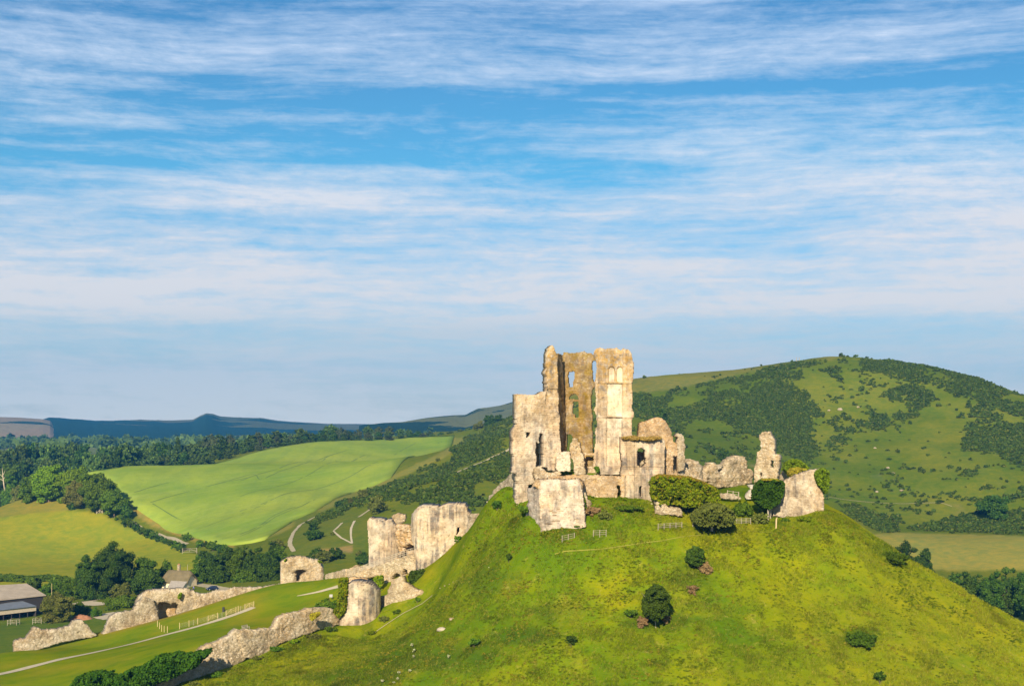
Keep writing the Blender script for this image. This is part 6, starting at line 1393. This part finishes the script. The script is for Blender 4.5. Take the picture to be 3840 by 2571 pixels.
for i, (a_, b_) in enumerate([(1265,400),(1200,405),(1470,625),(1545,740),(1575,772),(1625,872),(1480,880),(1370,385)]):
    (x_, y_), = K10((a_, b_)); rocks('chalk_outcrop', 'small pale chalk outcrop on the hillside behind the ruins', x_, y_, 1.9 if i == 0 else 1.1, 30 + i, 'chalk outcrops on the hillside', dmin=560)
for i, (a_, b_) in enumerate([(310,1110),(325,1150),(320,1200),(290,1315),(205,1330),(195,1385),(160,1415),(600,1200),(75,1400)]):
    (x_, y_), = K11((a_, b_)); bush_px('white_flower', 'small clump of white flowers low on the left of the mound', x_ - 7, x_ + 7, y_ - 16, y_ + 4, leaf_mat('white_blossom', (.3, .32, .1), (.72, .70, .55)) if i == 0 else bpy.data.materials['white_blossom'], .12, 700 + i, cat='flowers', nl=3, trunk=.3, dens=.5, group='white flower clumps', tr=.02)
# ---------------------------------------------------------------- gates, fences, posts
def hurdle(name, label, a, b, h, mat, cat='fence', bars=4, diag=True, dmin=190, group=None, posts=2, w=.06, mesh_=False):
    """a field gate between two photo places"""
    A = hit(*a, dmin); B = hit(*b, dmin); t = empty(name, A, label, cat, group); o = A.copy()
    A = A - o; B = B - o
    bm = bmesh.new()
    for k in range(bars): z = np.array((0, 0, h * (.22 + .78 * k / (bars - 1)))); bar(bm, A + z, B + z, w)
    mobj('rails', bm, mat, t)
    for p_ in np.linspace(0, 1, posts):
        bm = bmesh.new(); q = A + (B - A) * p_; bar(bm, q - (0, 0, .3), q + (0, 0, h * 1.12), w * 1.8); mobj('post', bm, mat, t)
    if diag:
        bm = bmesh.new(); M_ = (A + B) / 2; bar(bm, A + (0, 0, h * .22), M_ + (0, 0, h), w); bar(bm, B + (0, 0, h * .22), M_ + (0, 0, h), w); bar(bm, M_ + (0, 0, h * .2), M_ + (0, 0, h), w); mobj('brace', bm, mat, t)
    return t
hurdle('field_gate', 'pale timber barrier, left of the two below the fallen block', (2108,2028), (2154,2018), .85, WOODW, bars=3, w=.05, diag=False, posts=3)
hurdle('field_gate', 'pale timber barrier, right of the two below the fallen block', (2225,2008), (2273,2006), .85, WOODW, bars=3, w=.05, diag=False, posts=3)
hurdle('rail_fence', 'pale rail fence on the mound left of the thorn tree', (2468,1981), (2557,1975), .75, WOODW, bars=3, posts=5, diag=False, w=.05)
hurdle('rail_fence', 'pale rail fence between the thorn tree and the leaning slab', (2745,1965), (2815,1962), .9, WOODW, bars=4, posts=5, diag=False, w=.045)
hurdle('rail_fence', 'short rail fence just left of the thorn tree trunk', (2598,1973), (2630,1972), .5, WOODG, bars=2, posts=2, diag=False, w=.06)
hurdle('hurdle_fence', 'small grey timber hurdle at the edge of the summit lawn', (2728,1862), (2770,1868), 1.1, WOODG, bars=3, posts=3, diag=False, w=.07)
hurdle('timber_fence', 'grey upright timber panel at the foot of the leaning slab', (2880,1950), (2897,1935), 2.0, WOODG, bars=9, posts=3, diag=False, w=.12)
p_ = hit(2910, 1974); bm = bmesh.new(); bar(bm, (0, 0, -.3), (.05, 0, 1.35), .22); bar(bm, (.05, 0, 1.3), (.2, 0, 1.6), .14)
o = mobj('stump', bm, WOOD); o.location = Vector(p_); tag(o, 'weathered wooden stump standing below the leaning slab', 'stump')
# bailey gates along the gravel path
for lb, a_, b_ in [('open timber gate nearest the arch, lowest of the three along the gravel path', (572,662), (684,628)), ('middle of the three timber gates along the gravel path', (785,598), (902,558)), ('highest of the three timber gates along the gravel path', (1008,522), (1114,490))]:
    (a1,), (b1_,) = K6(a_), K6(b_); hurdle('timber_gate', lb, a1, b1_, 1.15, WOOD, 'gate', bars=5, w=.045, group='timber gates along the gravel path')
fp = [(232,748),(345,720),(448,692),(50,785),(88,790),(20,775),(-5,745),(-30,720),(928,548)]
for i, q in enumerate(fp):
    (x_, y_), = K6(q); p_ = hit(x_, y_); bm = bmesh.new(); bar(bm, (0, 0, -.3), (0, 0, 1.3), .10); o = mobj('fence_post', bm, WOOD); o.location = Vector(p_); tag(o, 'yellowish timber post of the wire fence in front of the broken arch', 'fence post', 'posts of the wire fence by the gravel path')
hurdle('wire_fence', 'low wire fence panel between path posts below the arch', K6((232,748))[0], K6((560,662))[0], 1.0, WOODG, bars=4, posts=3, diag=False, w=.025)
hurdle('wire_fence', 'wire fence panel between the lowest and middle timber gates', K6((690,628))[0], K6((782,598))[0], 1.0, WOODG, bars=4, posts=3, diag=False, w=.025)
hurdle('wire_fence', 'wire fence panel between the middle and highest timber gates', K6((905,556))[0], K6((1005,524))[0], 1.0, WOODG, bars=4, posts=3, diag=False, w=.025)
# bench, notice board, bin
def bench(sx, sy, a, label, mat=WOODG, h=.85):
    p_ = hit(sx, sy); t = empty('garden_bench', p_, label, 'bench'); t.rotation_euler = (0, 0, a)
    bm = bmesh.new()
    for k in range(4): box(bm, (0, -.22 + k * .15, .45), (1.6, .11, .05))
    mobj('seat', bm, mat, t); bm = bmesh.new()
    for k in range(3): box(bm, (0, .30 + k * .03, .62 + k * .16), (1.6, .04, .11))
    mobj('backrest', bm, mat, t)
    for x in (-.75, .75):
        for y, hh in ((-.22, .66), (.28, 1.0)):
            bm = bmesh.new(); box(bm, (x, y, hh / 2 - .1), (.08, .08, hh + .2)); mobj('leg', bm, mat, t)
        bm = bmesh.new(); box(bm, (x, 0, .66), (.07, .6, .05)); mobj('armrest', bm, mat, t)
bench(922, 2362, R(60), 'grey garden bench on the lawn above the near bailey wall', h=1.2)
p_ = hit(1241, 2250); t = empty('information_board', p_, 'small white board on legs on the lawn left of the ivy tower', 'sign')
WH = flat_mat('white_board', (.36, .35, .32), .6)
bm = bmesh.new(); box(bm, (0, 0, .95), (.65, .06, .6), 0, ('X', R(-25))); mobj('panel', bm, WH, t)
for s in (-.3, .3):
    bm = bmesh.new(); box(bm, (s, .05, .3), (.08, .08, 1.0)); mobj('leg', bm, METAL, t)
p_ = hit(838, 2292); t = empty('litter_bin', p_, 'small dark litter bin behind the middle gate', 'bin')
bm = bmesh.new(); cyl(bm, (0, 0, -.1), (0, 0, .85), .24, .28, 12); mobj('bin_body', bm, METAL, t); bm = bmesh.new(); cyl(bm, (0, 0, .86), (0, 0, 1.0), .31, .2, 12); mobj('lid', bm, METAL, t)
# tree guards in the paddock
for lb, x0, x1, yb in [('square timber tree guard, left one in the paddock', 32, 70, 2342), ('square timber tree guard, right one in the paddock', 126, 162, 2337)]:
    p_ = hit((x0 + x1) / 2, yb, 330); t = empty('tree_guard', p_, lb, 'tree guard', 'tree guards in the paddock'); w_ = (x1 - x0) / F * p_[1] / 2 * .9
    cs = [(-w_, -w_), (w_, -w_), (w_, w_), (-w_, w_)]
    for c_ in cs: bm = bmesh.new(); bar(bm, (*c_, -.3), (*c_, 1.9), .12); mobj('post', bm, WOODG, t)
    bm = bmesh.new()
    for i in range(4):
        for z_ in (.7, 1.3, 1.85): bar(bm, (*cs[i], z_), (*cs[(i + 1) % 4], z_), .07)
    mobj('rails', bm, WOODG, t)
    cx_, cy_, cz_ = p_; tr_ = tree('sapling', 'sapling inside the ' + ('left' if x0 < 100 else 'right') + ' timber tree guard', 'sapling', p_, 2.6, 1.2, LF_OLIVE, .3, 800 + x0, trunk=.45, nl=4, tr=.05, dens=.8, group='guarded saplings')
# pole, wires posts, gates in the meadow
def post_thing(name, label, sx, y0, y1, w, mat, cat, dmin=400, d=None, group=None):
    p_ = hit(sx, y1, dmin) if d is None else np.array(((sx - 1920) / F * d, d, gz((sx - 1920) / F * d, d))); h = (y1 - y0) / F * p_[1] if d is None else CZ - (y0 - HY) / F * d - p_[2]
    bm = bmesh.new(); cyl(bm, (0, 0, -.5), (0, 0, h), w, w * .7, 7); o = mobj(name, bm, mat); o.location = Vector(p_); tag(o, label, cat, group)
post_thing('pole', 'thin upright pole rising behind the olive bush by the barns', 194, 2186, 2260, .12, WOOD, 'pole', d=530)
post_thing('telegraph_pole', 'thin pole standing left of the round arched ruin trees', 703, 2115, 2170, .12, WOODG, 'pole', d=600)
for i, (a_, b_) in enumerate([(1010, 95), (1026, 95)]):
    (x_, y_), = K10((a_, b_)); post_thing('hilltop_post', 'small post standing on the skyline of the hill', x_, y_ - 2, y_ + 8, .25, WOODG, 'post', d=1128, group='posts on the skyline')
hurdle('meadow_gate', 'white gate at the lane end of the meadow', (684,2073), (738,2071), 2.2, WOODW, 'gate', bars=3, w=.12, dmin=560)
hurdle('meadow_gate', 'small pale gate under the trees at the top of the meadow', (362,1925), (384,1923), 2.2, WOODW, 'gate', bars=3, w=.2, dmin=700)
# bare dead tree at the far left
def dead_tree():
    d = 1085; p_ = np.array(((38 - 1920) / F * d, d, 0)); p_[2] = gz(p_[0], d); t = empty('dead_tree', p_, 'bare pale dead tree standing above the trees at the far left', 'dead tree')
    zt = CZ - (1752 - HY) / F * d - p_[2]; zb = CZ - (1815 - HY) / F * d - p_[2]; bm = bmesh.new()
    cyl(bm, (0, 0, 0), (-.5, -12, zb), .6, .5, 6); cyl(bm, (-.5, -12, zb), (-1.2, -12, zb + (zt - zb) * .5), .5, .35, 6); cyl(bm, (-1.2, -12, zb + (zt - zb) * .5), (-1.8, -12, zt), .35, .12, 6)
    mobj('trunk', bm, BARKP, t)
    bush_px('broadleaf_tree', 'pale green tree in front of the foot of the bare dead tree', 4, 74, 1780, 1850, LF_MID, .9, 990, d=1062, cat='tree', nl=14, trunk=.06)
    for dx, z0_, z1_ in ((-4, .45, .75), (3, .35, .6), (-6, .25, .55), (1.5, .6, .85)):
        bm = bmesh.new(); cyl(bm, (-1, -12, zb + (zt - zb) * z0_), (-1 + dx, -12, zb + (zt - zb) * z1_), .22, .08, 5); mobj('branch', bm, BARKP, t)
dead_tree()
# ---------------------------------------------------------------- labels that single out the members of a row
ORD = 'first second third fourth fifth sixth seventh eighth ninth tenth eleventh twelfth thirteenth fourteenth fifteenth sixteenth seventeenth eighteenth nineteenth'.split()
TENS = {2: 'twent', 3: 'thirt', 4: 'fort', 5: 'fift', 6: 'sixt'}
UNIT = ORD[:9]
def ordinal(n):
    if n <= 19: return ORD[n - 1]
    t, u = divmod(n, 10)
    return TENS[t] + 'ieth' if u == 0 else TENS[t] + 'y-' + UNIT[u - 1]
def number(gname, text):
    L = [o for o in COL.objects if o.parent is None and o.get('group') == gname]
    L.sort(key=lambda o: o.location.x / max(o.location.y, 1))
    for i, o in enumerate(L): o['label'] = text % ordinal(i + 1)
number('back row of the woodland belt', '%s tree from the left in the back row of the belt beyond the crop field')
number('middle row of the woodland belt', '%s tree from the left in the middle row of the belt beyond the crop field')
number('front row of the woodland belt', '%s tree from the left in the front row of the belt beyond the crop field')
number('dark trees in the row between the cottage and the arched ruin', '%s dark tree from the cottage along the row behind the far bailey wall')
number('trees at the right edge below the pale field', '%s dark tree down the row at the right edge below the pale field')
number('bushes of the lane hedge below the crop field', '%s hedge bush from the left along the lane under the crop field')
number('larger bushes on the slope left of the castle', '%s bush from the left on the scrubby slope between field and castle')
number('white stones in a line up the mound', '%s small white stone going up the dotted line on the mound')
number('timber gates along the gravel path', '%s timber gate from the left along the gravel path')
number('posts of the wire fence by the gravel path', '%s timber fence post from the left beside the gravel path')
number('white flower clumps', '%s clump of white flowers from the left on the lower mound')
number('chalk outcrops on the hillside', '%s pale chalk outcrop from the left on the hill behind the ruins')
number('posts on the skyline', '%s thin post from the left on the skyline of the hill')
number('weed clumps at the foot of the walls', '%s dark weed clump from the left at the foot of the castle walls')
number('guarded saplings', '%s sapling from the left, inside a timber tree guard')
for o in COL.objects:
    if o.type == 'EMPTY' and 'label' not in o.keys() and o.name.startswith('belt_tree'): bpy.data.objects.remove(o)
# ---------------------------------------------------------------- air
def haze():
    zlo = float(min(zg.min(), -2)) - 1.0
    bm = bmesh.new(); x = 8000; y0, y1 = -420, 6260; zt = 330
    box(bm, (0, (y0 + y1) / 2, (zlo + zt) / 2), (2 * x, y1 - y0, zt - zlo))
    m, g = new_mat('thin_blue_air')
    v = g.n('ShaderNodeVolumePrincipled'); v.inputs['Color'].default_value = (.07, .42, 1.0, 1); v.inputs['Density'].default_value = 8.5e-5
    v.inputs['Anisotropy'].default_value = .0
    g.n('ShaderNodeOutputMaterial', {'Volume': v.outputs[0]})
    o = mobj('haze', bm, m); tag(o, 'thin blue air over the whole valley', kind='stuff')
haze()
bpy.context.view_layer.update()
